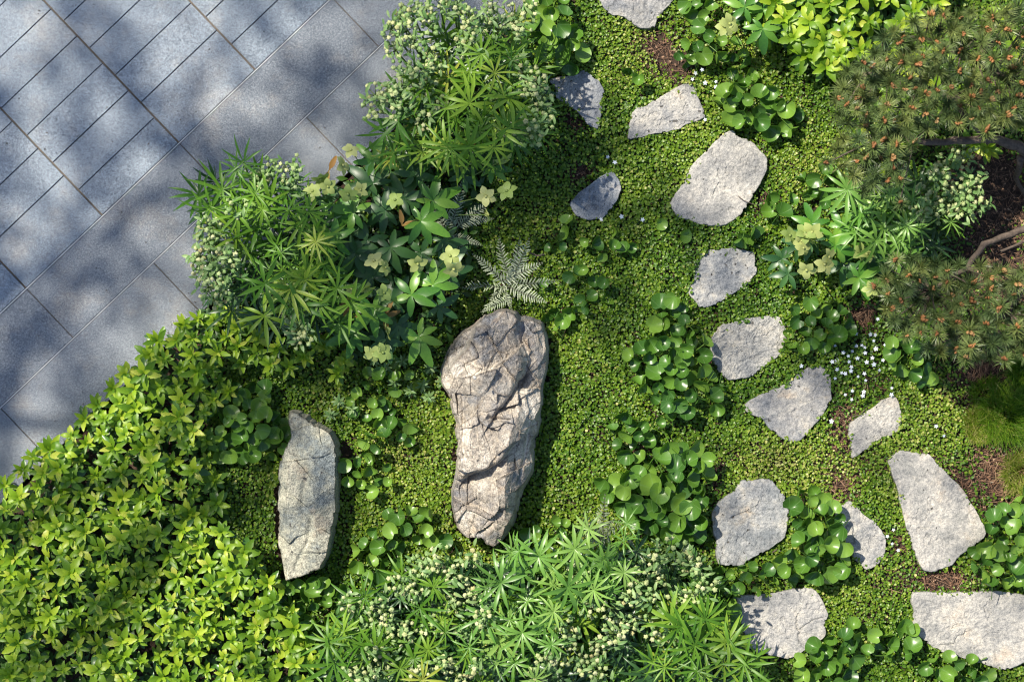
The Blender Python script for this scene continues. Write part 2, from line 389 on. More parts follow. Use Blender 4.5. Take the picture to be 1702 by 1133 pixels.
DARK = [(900, 330, 80, 120, 10, .95), (985, 330, 60, 45, 0, .65), (640, 600, 150, 42, 0, .85), (440, 610, 110, 60, -20, .7), (955, 180, 42, 40, 0, .6), (1135, 350, 55, 26, 15, .95), (1060, 385, 90, 50, 0, .6),
        (1205, 435, 55, 34, 0, .85), (1235, 560, 70, 22, 40, .65), (1285, 680, 60, 28, 35, .6), (1360, 550, 70, 50, 0, .65), (1420, 610, 60, 50, 0, .55), (765, 580, 30, 50, 10, .9), (500, 735, 45, 32, 35, .75),
        (400, 700, 60, 60, 0, .5), (1010, 520, 60, 60, 0, .45), (700, 300, 120, 60, 0, .5), (80, 930, 110, 130, 0, .25), (1310, 120, 60, 40, 0, .5), (1630, 600, 60, 40, 0, .6), (300, 850, 90, 70, 20, .2),
        (980, 230, 60, 60, 0, .5), (650, 420, 60, 60, 0, .5), (1180, 120, 50, 30, 30, .3), (900, 640, 30, 80, 0, .45), (1500, 480, 60, 40, 0, .4), (1660, 640, 50, 40, 0, .4), (490, 900, 40, 50, 0, .15), (1370, 590, 60, 40, 0, .5), (150, 1080, 100, 50, 0, .3), (1000, 420, 50, 90, 0, .3)]
def transmit(px, py):
    pavmask = 1 / (1 + np.exp((py + .95 * px - 800) / 22.0))
    L = .14 + 0 * px
    r1 = (px - py) * .7071; r2 = (px + py) * .7071
    L = L + .45 * np.clip((fbm(r1 / 26 + 3, r2 / 170, 91, 3, .5) - .53) * 6, 0, 1) * (1 - .5 / (1 + np.exp(-(py + .95 * px - 540) / 12.0)))
    for a in LIGHT: L = L + a[5] * 1.15 * G(px, py, a[0], a[1], a[2] * 1.05, a[3] * .92, a[4])
    L = np.clip(L, 0, 1)
    D = np.ones_like(px)
    for a in DARK: D = D * (1 - a[5] * G(px, py, *a[:5]))
    D = D * (1 - .30 * np.clip((fbm((px - py) / 60, (px + py) / 170, 95, 3, .5) - .52) * 6, 0, 1))
    band = 1 / (1 + np.exp(-(py + .95 * px - 524) / 8.0)) / (1 + np.exp((py + .95 * px - 676) / 8.0))
    L = L * (1 - .28 * band)
    t = pavmask * L + (1 - pavmask) * D
    return np.clip(t, .15, 1)
N = 60000
px = rng.uniform(-250, 1950, N); py = rng.uniform(-250, 1380, N)
tau = -np.log(transmit(px, py)); tau = np.where(tau < .06, 0, tau)
leafA = .055 * .04 * .62
area = (2200 / S) * (1630 / S)
want = tau.mean() * area / leafA
keep = rng.random(N) < tau / tau.max()
px, py = px[keep], py[keep]
sel = rng.permutation(len(px))[:int(want * .98)]
px, py = px[sel], py[sel]
hh = rng.uniform(6.9, 9.4, len(px)) + .4 * np.sin(px / 90)
gx = (px - 851) / S; gy = (566.5 - py) / S
tt = (hh - .05) / SUN.z
posA = np.stack([gx + SUN.x * tt, gy + SUN.y * tt, hh], -1)
# the rest of the crown, round the trunk and beyond what shades the picture
crown_c = Vector((SUN.x, SUN.y, 0)) * (8.1 / SUN.z); side = Vector((AZY, -AZX, 0))
if side.x > 0: side = -side
trunk_base = crown_c + side * 3.4
nb = 5000
cl = np.array([[trunk_base.x + rng.normal(0, 1.3) + side.x * .7, trunk_base.y + rng.normal(0, 1.3) + side.y * .7, rng.uniform(5.5, 9.8)] for _ in range(70)])
pb = cl[rng.integers(0, 70, nb)] + rng.normal(0, .28, (nb, 3))
lat = (pb[:, 0] - crown_c.x) * side.x + (pb[:, 1] - crown_c.y) * side.y
pb = pb[lat > 2.45]
posT = np.concatenate([posA, pb]); k = len(posT)
tv = np.array([(0, 0, 0), (.45, .3, .08), (.5, .62, .1), (.0, 1.25, .0), (-.5, .62, .1), (-.45, .3, .08), (0, .6, 0)]) * .044
tf = np.array([(0, 1, 6), (1, 2, 6), (2, 3, 6), (3, 4, 6), (4, 5, 6), (5, 0, 6)])
V, F = scatter(tv, tf, posT, rng.uniform(0, 6.28, k), rng.normal(0, .5, k) + .2, rng.normal(0, .5, k), rng.uniform(.8, 1.25, k))
tree = tag(empty('shade_tree', (trunk_base.x, trunk_base.y, -.12)), 'tall broadleaf tree beside the paving that dapples it with shade', 'tree')
obj('crown', mesh('crown', V - np.array([trunk_base.x, trunk_base.y, -.12]), F, leaf_mat('tree_leaf', [(0, (.04, .09, .02)), (1, (.09, .15, .03))], 'object', .5, .25), False), tree)
tb = MB(); T0 = trunk_base
tb.tube([(0, 0, 0), (.03, .02, 1.2), (.0, .05, 3), (.08, 0, 5), (.05, .05, 7), (0, 0, 9.2)], [.22, .17, .15, .12, .08, .03], 12)
obj('trunk', tb.mesh('trunk', M['treebark']), tree)
for i in range(11):
    q = Vector(posA[int(rng.integers(0, len(posA)))].tolist()) - Vector((T0.x, T0.y, -.12)); z0 = 3.8 + .42 * i
    lb = MB(); s = Vector((0, 0, z0)); pts = [s + (q - s) * f + Vector((rng.normal(0, .09), rng.normal(0, .09), .35 * math.sin(f * 3.1))) for f in (0, .2, .4, .6, .8, 1)]
    lb.tube(pts, [.06, .045, .033, .024, .016, .006], 7)
    for j in range(5):
        f = rng.uniform(.35, .95); a = s + (q - s) * f; a.z += .35 * math.sin(f * 3.1); e = a + Vector((rng.normal(0, .6), rng.normal(0, .6), rng.uniform(0, .5)))
        lb.tube([a, (a + e) / 2 + Vector((0, 0, .05)), e], [.016, .01, .004], 5)
    obj('branch', lb.mesh('branch', M['treebark']), tree)

# ------------------------------------------------------------------ stones
SL = {}
SL['top'] = [(996,0),(1005,16),(1017,25),(1036,28),(1051,37),(1065,46),(1079,47),(1088,45),(1096,28),(1104,18),(1119,0),(1112,-25),(1050,-40),(1000,-20)]
SL['s2'] = [(916,131),(932,127),(952,124),(969,116),(978,122),(991,131),(998,141),(1004,152),(1003,169),(996,208),(991,213),(976,205),(966,192),(950,178),(936,169),(925,161),(923,145),(913,136)]
SL['s3'] = [(1044,229),(1047,208),(1054,182),(1072,176),(1089,166),(1107,155),(1128,143),(1142,138),(1151,141),(1164,169),(1172,194),(1139,208),(1128,215),(1093,222),(1072,226),(1054,231)]
SL['s4'] = [(1218,216),(1227,226),(1245,233),(1262,247),(1275,263),(1275,282),(1266,300),(1252,325),(1234,353),(1216,369),(1199,375),(1171,373),(1146,365),(1128,360),(1118,349),(1115,335),(1121,325),(1139,300),(1153,272),(1171,254),(1188,236),(1206,221)]
SL['s5'] = [(1017,285),(1029,300),(1033,314),(1026,332),(1015,349),(1001,362),(980,365),(962,360),(952,349),(948,337),(962,321),(984,304),(1001,293)]
SL['s6'] = [(1163,421),(1178,415),(1199,414),(1220,412),(1238,415),(1253,419),(1256,430),(1258,451),(1247,469),(1229,481),(1205,496),(1190,505),(1166,511),(1154,499),(1145,487),(1144,477),(1153,463),(1154,445)]
SL['s7'] = [(1196,543),(1220,534),(1250,528),(1280,525),(1298,528),(1307,544),(1307,565),(1295,589),(1274,607),(1250,624),(1226,630),(1211,631),(1199,621),(1184,598),(1181,580),(1183,562)]
SL['s8'] = [(1240,670),(1263,657),(1288,646),(1313,633),(1329,618),(1345,610),(1361,606),(1374,614),(1381,627),(1382,643),(1383,662),(1372,681),(1364,697),(1345,716),(1329,732),(1313,734),(1298,727),(1278,710),(1266,695),(1250,689),(1240,683)]
SL['s9'] = [(1485,659),(1493,665),(1498,684),(1499,707),(1485,722),(1460,732),(1447,741),(1434,751),(1417,761),(1414,748),(1415,738),(1410,719),(1414,703),(1431,691),(1450,678),(1466,665)]
SL['s10'] = [(1488,754),(1498,749),(1517,751),(1533,754),(1545,754),(1568,780),(1599,812),(1625,853),(1638,876),(1638,891),(1615,911),(1599,920),(1584,936),(1564,946),(1549,950),(1536,946),(1529,936),(1520,914),(1510,885),(1504,863),(1498,837),(1491,809),(1482,786),(1477,768)]
SL['s11'] = [(1228,804),(1236,798),(1252,799),(1268,795),(1281,796),(1291,809),(1303,821),(1311,834),(1311,856),(1308,876),(1305,891),(1287,907),(1271,917),(1252,926),(1233,939),(1214,939),(1195,936),(1190,917),(1192,898),(1185,885),(1184,850),(1201,828),(1221,818)]
SL['s12'] = [(1402,837),(1415,833),(1424,841),(1437,856),(1453,866),(1466,882),(1475,895),(1475,907),(1466,930),(1456,941),(1440,946),(1424,933),(1408,914),(1399,891),(1394,872),(1389,856)]
SL['s13'] = [(1225,992),(1243,989),(1287,984),(1329,977),(1351,977),(1362,990),(1372,1009),(1377,1022),(1370,1035),(1372,1057),(1338,1079),(1316,1094),(1294,1091),(1265,1086),(1240,1073),(1236,1051),(1228,1028),(1225,1009)]
SL['s14'] = [(1520,985),(1558,984),(1606,984),(1650,982),(1676,984),(1705,990),(1735,1010),(1740,1050),(1702,1100),(1666,1114),(1644,1105),(1612,1095),(1584,1089),(1552,1076),(1533,1060),(1523,1051),(1517,1032),(1520,1016),(1516,997)]
BOUL1 = [(830,511),(850,513),(880,525),(905,535),(912,560),(914,600),(905,640),(903,690),(892,740),(888,785),(870,820),(857,870),(842,895),(822,913),(808,908),(796,898),(775,896),(757,880),(750,850),(748,820),(755,790),(757,730),(750,690),(745,660),(732,640),(730,615),(745,575),(765,550),(785,540),(800,525)]
BOUL2 = [(476,684),(488,683),(505,688),(525,701),(548,716),(561,738),(562,760),(562,801),(559,857),(553,894),(546,923),(533,949),(507,960),(481,968),(470,968),(462,934),(456,905),(457,857),(456,801),(460,768),(470,745),(478,727),(473,705)]
ALLST = list(SL.values()) + [BOUL1, BOUL2]

def outline(poly, z, n, jit, seed):
    """resampled closed outline in metres about its centre, with small irregular bites"""
    W = [P(x, y, z) for x, y in poly]; cx = sum(p.x for p in W) / len(W); cy = sum(p.y for p in W) / len(W)
    L = [0]; m = len(W)
    for i in range(m): L.append(L[-1] + (W[(i + 1) % m] - W[i]).length)
    out = []
    for k in range(n):
        s = L[-1] * k / n; i = max(j for j in range(m) if L[j] <= s); f = (s - L[i]) / (L[i + 1] - L[i])
        p0, p1, p2, p3 = W[i - 1], W[i], W[(i + 1) % m], W[(i + 2) % m]
        cr = .5 * ((2 * p1) + (p2 - p0) * f + (2 * p0 - 5 * p1 + 4 * p2 - p3) * f * f + (3 * p1 - p0 - 3 * p2 + p3) * f ** 3)
        li = p1.lerp(p2, f); q = cr.lerp(li, .45)
        out.append((q.x - cx, q.y - cy))
    out = np.array(out); r = np.hypot(out[:, 0], out[:, 1])
    jn = (fbm(out[:, 0] * 28 + seed * 7, out[:, 1] * 28, seed, 4, .65) - .5) * 2 * jit
    jn -= jit * .8 * (fbm(out[:, 0] * 60 + seed, out[:, 1] * 60, seed + 9, 2) > .68)
    return out * (1 + jn / r)[:, None], cx, cy
def segd(px, py, pts):
    """signed side and distance to a polyline in photo pixels (positive = right of travel)"""
    best = np.full(px.shape, 1e9); sg = np.zeros(px.shape)
    for (x1, y1), (x2, y2) in zip(pts[:-1], pts[1:]):
        dx, dy = x2 - x1, y2 - y1; L2 = dx * dx + dy * dy
        t = np.clip(((px - x1) * dx + (py - y1) * dy) / L2, 0, 1); ex = px - x1 - t * dx; ey = py - y1 - t * dy
        d = np.hypot(ex, ey); s = np.sign(dx * (py - y1) - dy * (px - x1)); m = d < best
        best = np.where(m, d, best); sg = np.where(m, s, sg)
    return best, sg
def sstep(a, b, x):
    t = np.clip((x - a) / (b - a), 0, 1); return t * t * (3 - 2 * t)
CRACKS = {'s13': [[(1338, 1079), (1326, 1062), (1330, 1050), (1322, 1036), (1328, 1020)], [(1330, 1046), (1350, 1030), (1366, 1026)]], 's14': [[(1560, 1072), (1585, 1070), (1592, 1058), (1606, 1050)]], 's11': [[(1215, 860), (1240, 850), (1262, 856)]], 's7': [[(1200, 552), (1212, 546)]]}
def slab(key, label, mat, z=.013, tilt=(0, 0), rough=1.0):
    seed = sum(ord(c) for c in key) % 50
    n = 340; o, cx, cy = outline(SL[key], z, n, .0052, seed)
    V = []; rings = [(1.015, -.055), (1.010, -.012), (1.004, -.004), (.997, -.0008), (.985, -.0000)] + [(v_, 0) for v_ in np.linspace(.96, .02, 46)]
    for k, (s, dz) in enumerate(rings):
        p = o * s; x, y = p[:, 0], p[:, 1]
        zz = (fbm(x * 9 + seed, y * 9, seed, 4, .55) - .5) * .012 + (fbm(x * 60, y * 60, seed + 3, 3, .6) - .5) * .0055 * rough + (fbm(x * 190, y * 190, seed + 5, 2, .6) - .5) * .0022 * rough + tilt[0] * x + tilt[1] * y
        zz = zz - .003 * (fbm(x * 30 + 4, y * 30, seed + 8, 3) > .64)
        if s < .99:
            for c_ in CRACKS.get(key, ()):
                qx = (x + cx) * S * 8 / (8 - z) + 851 if False else (x + cx) / ((H - z) / H / S) + 851; qy = 566.5 - (y + cy) / ((H - z) / H / S)
                qx = qx + (fbm(x * 60, y * 60, 3, 2) - .5) * 6; d_, _s = segd(qx, qy, c_); zz = zz - .0045 * np.exp(-(d_ / 1.3) ** 2) - .0012 * (_s > 0) * np.exp(-d_ / 12)
        if k == 0: zz = zz * 0
        V.append(np.stack([x, y, zz + dz], -1))
    V = np.concatenate(V + [V[-1].mean(0)[None]]); a = np.arange(n); b = (a + 1) % n; nr = len(rings)
    F = np.concatenate([np.stack([k * n + a, k * n + b, (k + 1) * n + b], -1) for k in range(nr - 1)] + [np.stack([k * n + a, (k + 1) * n + b, (k + 1) * n + a], -1) for k in range(nr - 1)] + [np.stack([(nr - 1) * n + a, (nr - 1) * n + b, np.full(n, len(V) - 1)], -1)])
    oo = obj('stepping_stone', mesh('stepping_stone', V, F, mat), None, (cx, cy, z))
    return tag(oo, label, 'stepping stone', 'flat stepping stones set in the groundcover')
def sm(nm, seed, **kw):
    a = dict(c1=(.30, .31, .33), c2=(.40, .395, .385), c3=(.47, .46, .435)); a.update(kw); a['c1'] = tuple(v * k for v, k in zip(a['c1'], (.76, .78, .81))); a['c2'] = tuple(v * k for v, k in zip(a['c2'], (.955, .96, .975))); a['c3'] = tuple(v * k for v, k in zip(a['c3'], (1.07, 1.05, 1.02)))
    return stone_mat(nm, a.pop('c1'), a.pop('c2'), a.pop('c3'), seed, **a)
slab('top', 'pale stepping stone cut by the top edge of the picture above a brown bare patch', sm('stone_a', 1))
slab('s2', 'small blue-grey pitted stepping stone beside the pale green hellebore flowers', sm('stone_b', 2, c1=(.25, .27, .31), c2=(.32, .34, .37), c3=(.40, .41, .43), pits=1.4), tilt=(.02, 0))
slab('s3', 'wedge-shaped pitted stepping stone with a rusty lower left corner, below the bare patch', sm('stone_c', 3, pits=1.5, rust=.7))
slab('s4', 'large smooth pale rounded stepping stone with a brown twig on its lower right edge', sm('stone_d', 4, c1=(.38, .375, .37), c2=(.45, .44, .42), c3=(.50, .485, .46), pits=.4, rust=.2), z=.018)
slab('s5', 'small shaded blue-grey stepping stone alone in the dark moss', sm('stone_e', 5, c1=(.23, .26, .30), c2=(.30, .33, .37), c3=(.40, .41, .43), pits=.8, rust=.25))
slab('s6', 'pitted grey stepping stone directly below the large pale rounded one', sm('stone_f', 6, c1=(.30, .32, .35), c2=(.37, .38, .39), pits=1.5))
slab('s7', 'rough dimpled oval stepping stone crossed by a band of shade', sm('stone_g', 7, c1=(.33, .34, .35), c2=(.41, .41, .40), pits=.5, rust=.15, rough_bump=.007), rough=2.2)
slab('s8', 'fan-shaped grey stepping stone left of the white star flowers', sm('stone_h', 8, c1=(.30, .31, .33), c2=(.38, .375, .37), rust=.6, pits=.4))
slab('s9', 'small bright pointed stepping stone below the white star flowers', sm('stone_i', 9, c1=(.38, .37, .36), c2=(.45, .44, .415), c3=(.5, .48, .45), pits=.4, rust=.2))
slab('s10', 'long pale tapering stepping stone with an orange stain at its narrow top', sm('stone_j', 10, c1=(.37, .365, .35), c2=(.43, .42, .40), c3=(.48, .465, .44), pits=.3, rust=.45), z=.020)
slab('s11', 'broad squarish grey stepping stone shaded on its left by round ginger leaves', sm('stone_k', 11, c1=(.29, .31, .33), c2=(.37, .38, .39), pits=.9, rust=.5), z=.018)
slab('s12', 'narrow leaf-shaped stepping stone emerging from under a mound of round ginger leaves', sm('stone_l', 12, pits=.5, rust=.3))
slab('s13', 'pale cracked stepping stone at the bottom, beside the narrow-leaved hellebore', sm('stone_m', 13, c1=(.36, .36, .37), c2=(.42, .415, .41), pits=.4, rust=.3))
slab('s14', 'widest pale stepping stone, cracked, in the lower right corner', sm('stone_n', 14, c1=(.37, .365, .355), c2=(.43, .42, .40), pits=.3, rust=.3), z=.020)
def crack(key_pts, z=.020):
    b = MB(); pts = [P(x + random.uniform(-1.5, 1.5), y + random.uniform(-1.5, 1.5), z) for x, y in key_pts]
    return pts

def boulder(name, poly, hfun, mat, label, n=560, nr=120, jit=.006, zc=0.12):
    W, cx, cy = outline(poly, zc, n, jit, 5)
    V = []; ss = [1 - (k / nr) ** 1.0 for k in range(nr)]
    fr = np.array(ss)
    Wn = np.roll(W, -1, 0); Dw = Wn - W; L2 = (Dw ** 2).sum(1)
    for s in fr:
        p = W * s; q = p[:, None, :] - W[None]; tt_ = np.clip((q * Dw[None]).sum(-1) / L2, 0, 1)
        de = np.hypot(*(q - tt_[..., None] * Dw[None]).transpose(2, 0, 1)).min(1) if s < 1 else np.zeros(n)
        V.append(np.stack([p[:, 0], p[:, 1], hfun(p[:, 0], p[:, 1], de, cx, cy)], -1))
    base = W * .97;  V.insert(0, np.stack([base[:, 0], base[:, 1], np.full(n, -.06)], -1))
    V = np.concatenate(V + [np.array([[0, 0, float(hfun(np.array([0.]), np.array([0.]), .1, cx, cy)[0])]])])
    # straight-down projection of high points leans outward with height: pull them in so the outline stays where it stands
    a = np.arange(n); b = (a + 1) % n
    F = np.concatenate([np.stack([k * n + a, k * n + b, (k + 1) * n + b, (k + 1) * n + a], -1) for k in range(nr)])
    me = mesh(name, V, [tuple(f) for f in F.tolist()] + [(nr * n + i, nr * n + (i + 1) % n, len(V) - 1) for i in range(n)], mat, False)
    return tag(obj(name, me, None, (cx, cy, 0)), label, 'boulder')
def chips(qx, qy, seed, n, box, amp):
    rg = np.random.default_rng(seed); sx = rg.uniform(box[0], box[1], n); sy = rg.uniform(box[2], box[3], n); gx = rg.normal(0, 1, n); gy = rg.normal(0, 1, n); off = rg.normal(0, 1, n)
    i = ((qx[:, None] - sx) ** 2 * 1.6 + (qy[:, None] - sy) ** 2).argmin(1)
    return amp * (.5 * off[i] + (gx[i] * (qx - sx[i]) + gy[i] * (qy - sy[i])) / 22.0)
def h_big(x, y, e, cx, cy):
    rx = (x + cx) * S * 8 / 7.88 + 851; ry = 566.5 - (y + cy) * S * 8 / 7.88
    qx = rx + (fbm(x * 14, y * 14, 21, 3, .5) - .5) * 9; qy = ry + (fbm(x * 14 + 9, y * 14, 22, 3, .5) - .5) * 9
    u = (qx - 825) / S; v = (qy - 700) / S
    P_ = [.30 + .14 * u - .05 * v, .37 + 1.05 * u + .10 * v, .345 - 1.7 * (u - .03) - .25 * v, .37 + .4 * u + .85 * (v + .22), .62 - 1.1 * v - .3 * u, .30 + .40 * u - .32 * v + .05, .325 - .55 * u + .22 * v]
    z = P_[0]
    for q in P_[1:]: z = np.minimum(z, q)
    z = np.minimum(z, .20 + .35 * u + 1.3 * (v + .38))
    # right shoulder: a lower block beyond the dark groove at the upper right
    d, s = segd(qx, qy, [(872, 505), (862, 560), (876, 600), (862, 640)])
    z = z - .030 * np.exp(-(d / 6) ** 2) - np.where((s < 0) & (qy < 645), .035 * sstep(0, 5, d), 0)
    d, s = segd(qx, qy, [(862, 640), (905, 628)]); z = z - np.where((qy < 634) & (qx > 860), .02 * np.exp(-d / 16), 0)
    # the shaded upper left shoulder lies lower, behind a bright crest
    d, s = segd(qx, qy, [(800, 530), (778, 585), (748, 615)]); z = z - np.where((s > 0) & (qy < 640), .05 * sstep(0, 9, d), 0)
    # ledges that drop to the lower right, and short cracks
    for pts, dep, fall in (([(868, 628), (848, 655), (822, 694)], .045, 26), ([(856, 738), (832, 765), (800, 783), (772, 793)], .060, 46), ([(757, 828), (775, 836), (800, 845)], .035, 30), ([(790, 608), (815, 615), (848, 588)], .022, 34), ([(752, 640), (762, 620), (800, 595)], .015, 40)):
        d, s = segd(qx, qy, pts); z = z - dep * np.where(s < 0, np.exp(-d / (fall * .5)), np.exp(-d / 1.6))
    for pts, dep in (([(815, 692), (845, 699)], .022), ([(768, 640), (772, 760)], .010), ([(880, 700), (872, 760), (862, 800)], .012)):
        d, s = segd(qx, qy, pts); z = z - dep * np.exp(-(d / 2.6) ** 2)
    z = z + chips(qx + (ry - 700) * .25, qy, 4, 42, (640, 1000, 500, 920), .0120) + chips(qx, qy, 12, 90, (730, 915, 510, 915), .0052) + chips(qx + (ry - 700) * .3, qy, 9, 420, (660, 980, 510, 915), .0018)
    z = z + np.abs(fbm(x * 13 + y * 5, y * 9 - x * 6, 31, 4, .5) - .5) * -.022 + (fbm(x * 70, y * 70, 32, 3, .6) - .5) * .007
    al = (qx - 825) * .28 + (qy - 700) * .96; ac = (qx - 825) * .96 - (qy - 700) * .28
    z = z + (fbm(ac / 5, al / 16, 36, 3, .6) - .5) * .0035 + (fbm(ac / 16, al / 50, 37, 2, .5) - .5) * .012
    z = z * .74
    edge = np.clip(e / .012 * (.4 + 1.2 * vn(qx / 24, qy / 24, 3)), 0, 1) ** .8
    return (z + .02) * (.15 + .85 * edge) - .02
def h_small(x, y, e, cx, cy):
    qx = (x + cx) * S * 8 / 7.92 + 851; qy = 566.5 - (y + cy) * S * 8 / 7.92
    qx = qx + (fbm(x * 14, y * 14, 51, 3, .5) - .5) * 9; qy = qy + (fbm(x * 14 + 3, y * 14, 52, 3, .5) - .5) * 9
    u = (qx - 510) / S; v = (qy - 825) / S
    pl = [.175 + .22 * u - .02 * v, .195 - .45 * u, .22 + 1.4 * (u + .02) + .02 * v, .24 + .5 * v + .1 * u, .36 - .75 * v - .25 * u]
    z = pl[0]
    for q in pl[1:]: z = np.minimum(z, q)
    d, s = segd(qx, qy, [(512, 790), (504, 840), (520, 860), (515, 900), (492, 942)])
    z = z - .012 * np.exp(-(d / 5) ** 2)
    z = z - np.abs(fbm(x * 12, y * 10, 61, 4, .55) - .5) * .016 + (fbm(x * 50, y * 50, 62, 4, .65) - .5) * .010
    z = z + chips(qx, qy, 14, 16, (455, 565, 675, 970), .0045) + chips(qx, qy, 19, 160, (455, 565, 675, 970), .0007)
    z = z * .75
    edge = np.clip(e / .010 * (.5 + 1. * vn(qx / 30, qy / 30, 3)), 0, 1) ** .8
    return (z + .02) * (.10 + .90 * edge) - .02
mb1 = stone_mat('boulder_rock', (.25, .26, .285), (.47, .42, .36), (.66, .62, .56), 21, pits=.2, rust=.45, rough_bump=.006, scale=.8, crest=True)
mb2 = stone_mat('boulder_rock_small', (.20, .235, .25), (.37, .375, .315), (.54, .52, .43), 25, pits=.5, rust=.4, rough_bump=.006, scale=.8, crest=True)
boulder('boulder', BOUL1, h_big, mb1, 'tall craggy beige boulder with ledges, largest rock in the garden')
boulder('boulder', BOUL2, h_small, mb2, 'smooth oblong grey-green boulder beside the yellow-green shrub bed')

# ------------------------------------------------------------------ groundcover of tiny round leaves
SOILP = [(1100, 85, 45, 30, 40, .95), (1128, 110, 30, 22, 0, .9), (955, 205, 26, 16, 45, .8), (965, 285, 26, 18, -40, .9), (578, 755, 16, 26, 0, 1), (1395, 690, 30, 20, -60, .75), (1405, 720, 20, 40, 30, .7), (1400, 805, 30, 22, 0, .8),
         (1380, 830, 30, 20, 0, .6), (1565, 962, 60, 24, 0, .95), (1495, 905, 20, 20, 0, .7), (1435, 525, 32, 30, 0, .9), (1640, 320, 90, 95, 0, 1.2), (1640, 620, 60, 44, 0, 1.0), (1632, 705, 26, 60, 0, .9), (1665, 790, 60, 60, 30, 1.0), (1600, 800, 50, 14, 50, .9),
         (1265, 330, 26, 12, -60, .8), (1260, 262, 14, 30, 0, .6), (1065, 750, 20, 20, 0, .9), (1180, 600, 12, 14, 0, .8), (1450, 640, 40, 16, 0, .4), (1090, 30, 30, 20, 0, .5), (1195, 800, 16, 40, 20, .5), (1430, 760, 70, 30, 20, .3), (1000, 560, 30, 30, 0, .0), (1670, 450, 120, 130, 0, .8), (1500, 960, 60, 20, 0, .2), (1200, 60, 20, 50, 0, .3), (570, 880, 14, 60, 0, .3)]
PACH_BED = [(-40, 845), (30, 780), (110, 712), (205, 625), (290, 535), (345, 520), (380, 560), (370, 620), (352, 680), (350, 760), (375, 830), (372, 880), (420, 930), (470, 985), (505, 1060), (535, 1170), (-40, 1170)]
PACH_TR = [(1215, -30), (1560, -30), (1560, 70), (1470, 90), (1400, 110), (1370, 125), (1300, 75), (1230, 45)]
HB = [[(330, 270), (560, 250), (660, 20), (900, 20), (910, 220), (820, 300), (760, 560), (600, 600), (470, 570), (330, 500)], [(545, 1133), (600, 1000), (690, 925), (1160, 930), (1230, 1060), (1240, 1170), (545, 1170)]]
def moss_density(px, py):
    d = np.ones_like(px)
    for a in SOILP: d = d * np.clip(1 - a[5] * G(px, py, *a[:5]) * 1.25, 0, 1)
    d = d * np.clip(.30 + 1.25 * fbm(px / 34, py / 34, 77, 4, .6), 0, 1)
    d = np.where(inpoly(px, py, grow(PACH_BED, -22)), .06, d)
    d = np.where(inpoly(px, py, grow(PACH_TR, -14)), .15, d)
    for q in HB: d = np.where(inpoly(px, py, grow(q, -25)), d * .35, d)
    for q in ALLST:
        x0 = min(p[0] for p in q) - 8; x1 = max(p[0] for p in q) + 8; y0 = min(p[1] for p in q) - 8; y1 = max(p[1] for p in q) + 8
        m = (px > x0) & (px < x1) & (py > y0) & (py < y1)
        if m.any():
            jx = px[m] + (fbm(px[m] / 9, py[m] / 9, 5, 2) - .5) * 20; jy = py[m] + (fbm(px[m] / 9 + 4, py[m] / 9, 6, 2) - .5) * 20
            dd = d[m]; dd[inpoly(jx, jy, grow(q, -4))] = 0; d[m] = dd
    d = np.where(py < 838 - .95 * px + 14, 0, d)
    return d
N = 540000
px = rng.uniform(300, 1760, N); py = rng.uniform(-50, 1190, N)
k = rng.random(N) < moss_density(px, py) * .80
px, py = px[k], py[k]
dry = sum(a[-1] * G(px, py, *a[:5]) for a in [(1060, 90, 90, 80, 0, .55), (1300, 770, 180, 60, 0, .6), (1420, 1000, 120, 80, 0, .35), (1340, 250, 90, 120, 0, .5), (700, 760, 90, 120, 0, .45), (1350, 330, 60, 60, 0, .4), (1460, 720, 120, 100, 0, .3), (1500, 850, 40, 120, 0, .3), (960, 700, 60, 160, 0, .2), (1080, 90, 50, 60, 0, .3), (1560, 680, 50, 60, 0, .3), (780, 940, 60, 60, 0, .3)])
wx = (px - 851) / S; wy = (566.5 - py) / S
mound = .034 * (fbm(wx * 13, wy * 13, 41, 3) - .38)
gz = ground_h(wx, wy)
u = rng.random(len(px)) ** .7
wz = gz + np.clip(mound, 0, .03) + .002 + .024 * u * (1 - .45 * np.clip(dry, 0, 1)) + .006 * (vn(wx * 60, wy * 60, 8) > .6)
tint = np.clip(.10 + .50 * u + .28 * dry + .55 * (fbm(wx * 5, wy * 5, 71, 4) - .46) + rng.normal(0, .12, len(px)) + .5 * (rng.random(len(px)) > .985), 0, 1)  # dry patches yellower; low leaves tinted darker, shade of the gaps put into colour
K = len(px)
t8 = np.array([(math.cos(a) * (1 + .1 * math.cos(2 * a)), math.sin(a), .12) for a in [2 * math.pi * i / 6 for i in range(6)]] + [(0, 0, -.1)])
f8 = np.array([(i, (i + 1) % 6, 6) for i in range(6)])
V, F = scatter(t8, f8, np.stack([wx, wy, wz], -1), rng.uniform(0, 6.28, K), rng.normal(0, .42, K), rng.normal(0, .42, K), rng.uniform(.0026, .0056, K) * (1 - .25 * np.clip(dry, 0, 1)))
tag(obj('groundcover', mesh('groundcover', V, F, M['moss'], True, np.repeat(tint, 7))), 'carpet of tiny round green leaves filling the ground between the stones', 'ground cover', None, 'stuff')

